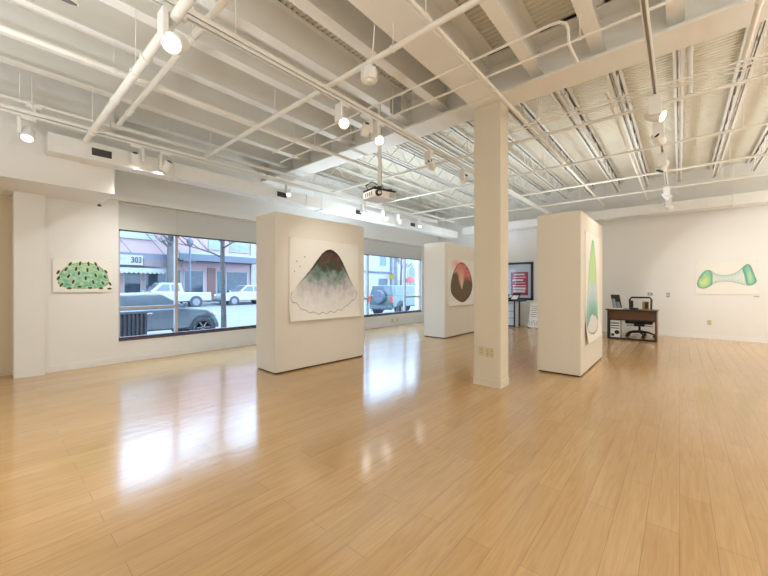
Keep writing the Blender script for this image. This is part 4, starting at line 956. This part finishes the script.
vehicle('compact_car', 'slate blue compact car parked at the near curb', (-11.95, 3.20, GZ), PI/2, 'carslate', 1.68,
        [(-1.85,0.34),(-1.88,0.7),(-1.80,0.92),(0.72,0.95),(1.36,0.87),(1.58,0.72),(1.68,0.52),(1.68,0.30)], [(-1.70,0.90),(-1.30,1.34),(0.10,1.38),(0.85,0.93)],
        [[(-1.40,0.99),(-1.16,1.27),(-0.75,1.30),(-0.75,0.99)], [(-0.68,0.99),(-0.68,1.30),(0.06,1.31),(0.58,1.00)]], (-1.18, 1.22), 0.31, 0.94, 1.38, roof='carwhite')
vehicle('jeep_car', 'boxy green off-road car with a spare wheel, seen through the farther window', (-12.1, 15.75, GZ), PI/2, 'cargreen', 1.70,
        [(-1.90,0.46),(-1.92,0.7),(-1.90,1.08),(0.70,1.12),(1.80,1.06),(1.90,0.9),(1.92,0.48)], [(-1.88,1.06),(-1.82,1.60),(0.45,1.62),(0.78,1.10)],
        [[(-1.72,1.18),(-1.68,1.52),(-0.9,1.53),(-0.9,1.18)], [(-0.80,1.18),(-0.80,1.53),(0.40,1.54),(0.60,1.18)]], (-1.20, 1.30), 0.37, 1.10, 1.62, spare=True)
vehicle('hatchback_car', 'wine red small car parked across the street beyond the green car', (-28.6, 36.3, GZ), -PI/2, 'carred', 1.72,
        [(-2.0,0.36),(-2.02,0.7),(-1.95,0.98),(0.8,1.0),(1.7,0.90),(2.0,0.70),(2.02,0.34)], [(-1.85,0.96),(-1.45,1.45),(0.10,1.48),(0.95,0.98)],
        [[(-1.5,1.06),(-1.26,1.37),(-0.75,1.40),(-0.75,1.06)], [(-0.65,1.06),(-0.65,1.40),(0.06,1.40),(0.64,1.07)]], (-1.25, 1.30), 0.32, 0.98, 1.48)

# trees
def tree(label, x, y, z, r, h, seed, lean_=(0, 0), nb=9, dia=1.0):
    rnd = random.Random(seed)
    t = thing('street_tree', label, 'tree', (x, y, z))
    pts = [(x+lean_[0]*k/6+rnd.uniform(-0.02, 0.02), y+lean_[1]*k/6+rnd.uniform(-0.02, 0.02), z+h*k/6) for k in range(7)]
    part('trunk', MB().tube(pts, [r*1.15, r, r*0.95, r*0.9, r*0.82, r*0.7, r*0.5], n=12), M['bark'], t)
    br = MB()
    def grow(p, d, L_, rr, depth):
        pts = [p]; dd = Vector(d)
        for k in range(4):
            dd = (dd+Vector((rnd.uniform(-.22, .22), rnd.uniform(-.22, .22), rnd.uniform(-.1, .2)))).normalized()
            pts.append(pts[-1]+dd*L_/4)
        br.tube(pts, [rr*(1-0.17*k) for k in range(5)], n=6)
        if depth > 0:
            for k in (1, 2, 3, 4):
                q = (dd+Vector((rnd.uniform(-.9, .9), rnd.uniform(-.9, .9), rnd.uniform(-.3, .5)))).normalized()
                grow(pts[k], q, L_*0.55, rr*0.5, depth-1)
    for k in range(nb):
        a = rnd.uniform(0, 2*PI); f_ = 0.55+0.45*k/nb; i = min(5, int(f_*6))
        p = Vector(pts[i]).lerp(Vector(pts[i+1]), f_*6-i)
        grow(p, (math.cos(a), math.sin(a), rnd.uniform(0.2, 0.9)), h*0.32*dia, r*0.42, 2)
    part('bare_branches', br, M['bark'], t)
tree('thin bare street tree on the near sidewalk', -10.6, 4.83, NS, 0.075, 4.2, 11, (0.1, -0.12), 13)
tree('thicker bare tree across the street behind the pickup', -30.7, y_at_x(171, -30.7), NS, 0.36, 8.0, 5, (0, 0.1), 15, 0.42)
tree('bare tree across the street in front of the white building', -30.4, 39.2, NS, 0.14, 7.0, 8, (0.1, 0), 10, 0.55)
lp = thing('street_lamp', 'grey street lamp across the street between pickup and shops', 'street lamp', (-30.6, y_at_x(190, -30.6), NS)); lx, ly = lp.location[0], lp.location[1]
part('post', MB().tube([(lx, ly, NS), (lx, ly, NS+0.5), (lx, ly, NS+0.6), (lx, ly, 4.6)], [0.16, 0.15, 0.09, 0.07]), M['slate'], lp)
part('lantern', MB().lathe([(0.08, 0), (0.22, 0.12), (0.26, 0.45), (0.2, 0.55), (0.05, 0.7)], (lx, ly, 4.6)), M['slate'], lp)
part('cross_arm', MB().bar((lx, ly-0.5, 3.4), (lx, ly+0.5, 3.4), 0.06, 0.06), M['slate'], lp)
lb_ = thing('litter_bin', 'dark slatted litter bin on the near sidewalk beside the compact car', 'bin', (-9.0, 2.08, NS))
part('slats', (lambda q: [q.box((-9.0-0.22+0, 1.84+k*0.075, NS+0.04), (-9.0+0.24, 1.84+k*0.075+0.042, 0.76)) for k in range(7)] and q)(MB()), mat('dark_slat', (0.035, 0.05, 0.075), 0.5), lb_)
part('liner', MB().box((-9.2, 1.87, NS), (-8.80, 2.30, 0.70)), M['tyre'], lb_)
part('rim', MB().box((-9.24, 1.83, 0.74), (-8.74, 2.35, 0.79)), M['slate'], lb_)
um = thing('cafe_umbrella', 'salmon red cafe umbrella across the street behind the green car', 'umbrella', (-31.2, 42.6, NS))
part('canopy', MB().lathe([(1.15, 2.0), (1.1, 2.15), (0.55, 2.65), (0.05, 3.0)], (-31.2, 42.6, NS), n=8), M['umb'], um)
part('pole', MB().cyl((-31.2, 42.6, NS), (-31.2, 42.6, 2.8), 0.04), M['slate'], um)
tp = thing('potted_shrub', 'round dark green shrub in a pot below the umbrella', 'shrub', (-30.5, 43.0, NS))
part('foliage', MB().ball((-30.5, 43.0, 1.0), 0.62, 20, 14, 1.0, 0.10), M['leaf'], tp)
part('pot', MB().lathe([(0.25, 0), (0.38, 0.5), (0.36, 0.5)], (-30.5, 43.0, NS)), M['stone'], tp)
ys_ = thing('blade_sign', 'small yellow blade sign on the white building', 'sign', (-32.4, 39.43, 2.35))
part('sign_panel', MB().box((-32.75, 39.40, 2.35), (-31.9, 39.46, 3.1)), mat('yellow_sign', (0.40, 0.27, 0.02), 0.5), ys_)
part('bracket', MB().bar((-33.0, 39.43, 3.12), (-31.9, 39.43, 3.12), 0.04, 0.04), M['slate'], ys_)
wd = MB(); pts = []
for k in range(90):
    s_ = k/89; pts.append((XW-0.083, 8.02+1.55*s_+0.035*math.sin(k*1.15), 0.575+0.035*math.sin(k*0.9+1.0)*(1+0.5*math.sin(k*0.23))))
solo('window_lettering', wd.tube(pts, 0.009, n=5), M['black'], 'black cursive lettering low on the farther window glass', 'lettering')

# ------------------------------------------------------------------ light
w = bpy.data.worlds.new('World'); sc.world = w; w.use_nodes = True
bg = w.node_tree.nodes['Background']
bg.inputs[0].default_value = (0.53, 0.74, 1.0, 1); bg.inputs[1].default_value = 7.4
for i, (p, a, pw, col, sp, bl) in enumerate(lights):
    l = bpy.data.lights.new('spot_beam', 'SPOT'); l.energy = pw*0.8; l.color = col; l.spot_size = sp; l.spot_blend = bl; l.shadow_soft_size = 0.05
    o = bpy.data.objects.new('spot_beam', l); COL.objects.link(o); o.location = p; o.rotation_euler = a.to_track_quat('-Z', 'Y').to_euler()
def lamp(x, y, z, e, col=(1, 0.94, 0.86), r=0.3):  # added point fill, out of view and without any fixture
    l = bpy.data.lights.new('unseen_fill', 'POINT'); l.energy = e; l.color = col; l.shadow_soft_size = r
    o = bpy.data.objects.new('unseen_fill', l); COL.objects.link(o); o.location = (x, y, z)
for x in (-5.2, -2.6, 0.0, 2.6): lamp(x, -2.2, 2.5, 18, (0.88, 0.95, 1.0))
for y in (1.4, 3.2, 10.8): lamp(3.4, y, 2.5, 50, (1, 0.98, 0.95))

def unseen_upfill(x, y, e, col=(1, 0.97, 0.92)):  # added upward fill to brighten the ceiling, no fixture behind it
    l = bpy.data.lights.new('unseen_upfill', 'SPOT'); l.energy = e; l.color = col; l.spot_size = 2.7; l.spot_blend = 0.8; l.shadow_soft_size = 0.2
    o = bpy.data.objects.new('unseen_upfill', l); COL.objects.link(o); o.location = (x, y, 1.8); o.rotation_euler = (PI, 0, 0)
for x, y in ((-3.9, -0.6), (-2.6, -0.9), (0.8, -1.4), (3.4, -1.4)): unseen_upfill(x, y, 100, (0.86, 0.94, 1.0))
for x, y in ((1.6, 0.3), (2.8, 1.3)): unseen_upfill(x, y, 130, (1, 0.98, 0.93))
for y in (5.5, 9.5): unseen_upfill(3.7, y, 230, (1, 0.99, 0.95))
unseen_upfill(-5.6, 6.1, 230, (0.74, 0.88, 1.0))  # more added fill, kept out of sight behind the panels
unseen_upfill(-4.9, 10.1, 110, (0.74, 0.88, 1.0))
unseen_upfill(-1.4, 8.0, 120, (0.9, 0.96, 1.0))

# ------------------------------------------------------------------ camera and view
cam = bpy.data.cameras.new('camera'); co = bpy.data.objects.new('camera', cam); COL.objects.link(co)
cam.sensor_fit = 'HORIZONTAL'; cam.sensor_width = 36; cam.lens = F/768*36; cam.shift_y = -(288-CY)/768; cam.clip_start = 0.02; cam.clip_end = 500
co.location = (0, 0, H); co.rotation_euler = (PI/2, 0, TH)
sc.camera = co
sc.view_settings.view_transform = 'Standard'; sc.view_settings.look = 'None'; sc.view_settings.exposure = 0.07; sc.view_settings.gamma = 1.0
sc.view_settings.use_curve_mapping = False
sc.cycles.use_denoising = True
sc.cycles.max_bounces = 10; sc.cycles.diffuse_bounces = 6; sc.cycles.transparent_max_bounces = 12
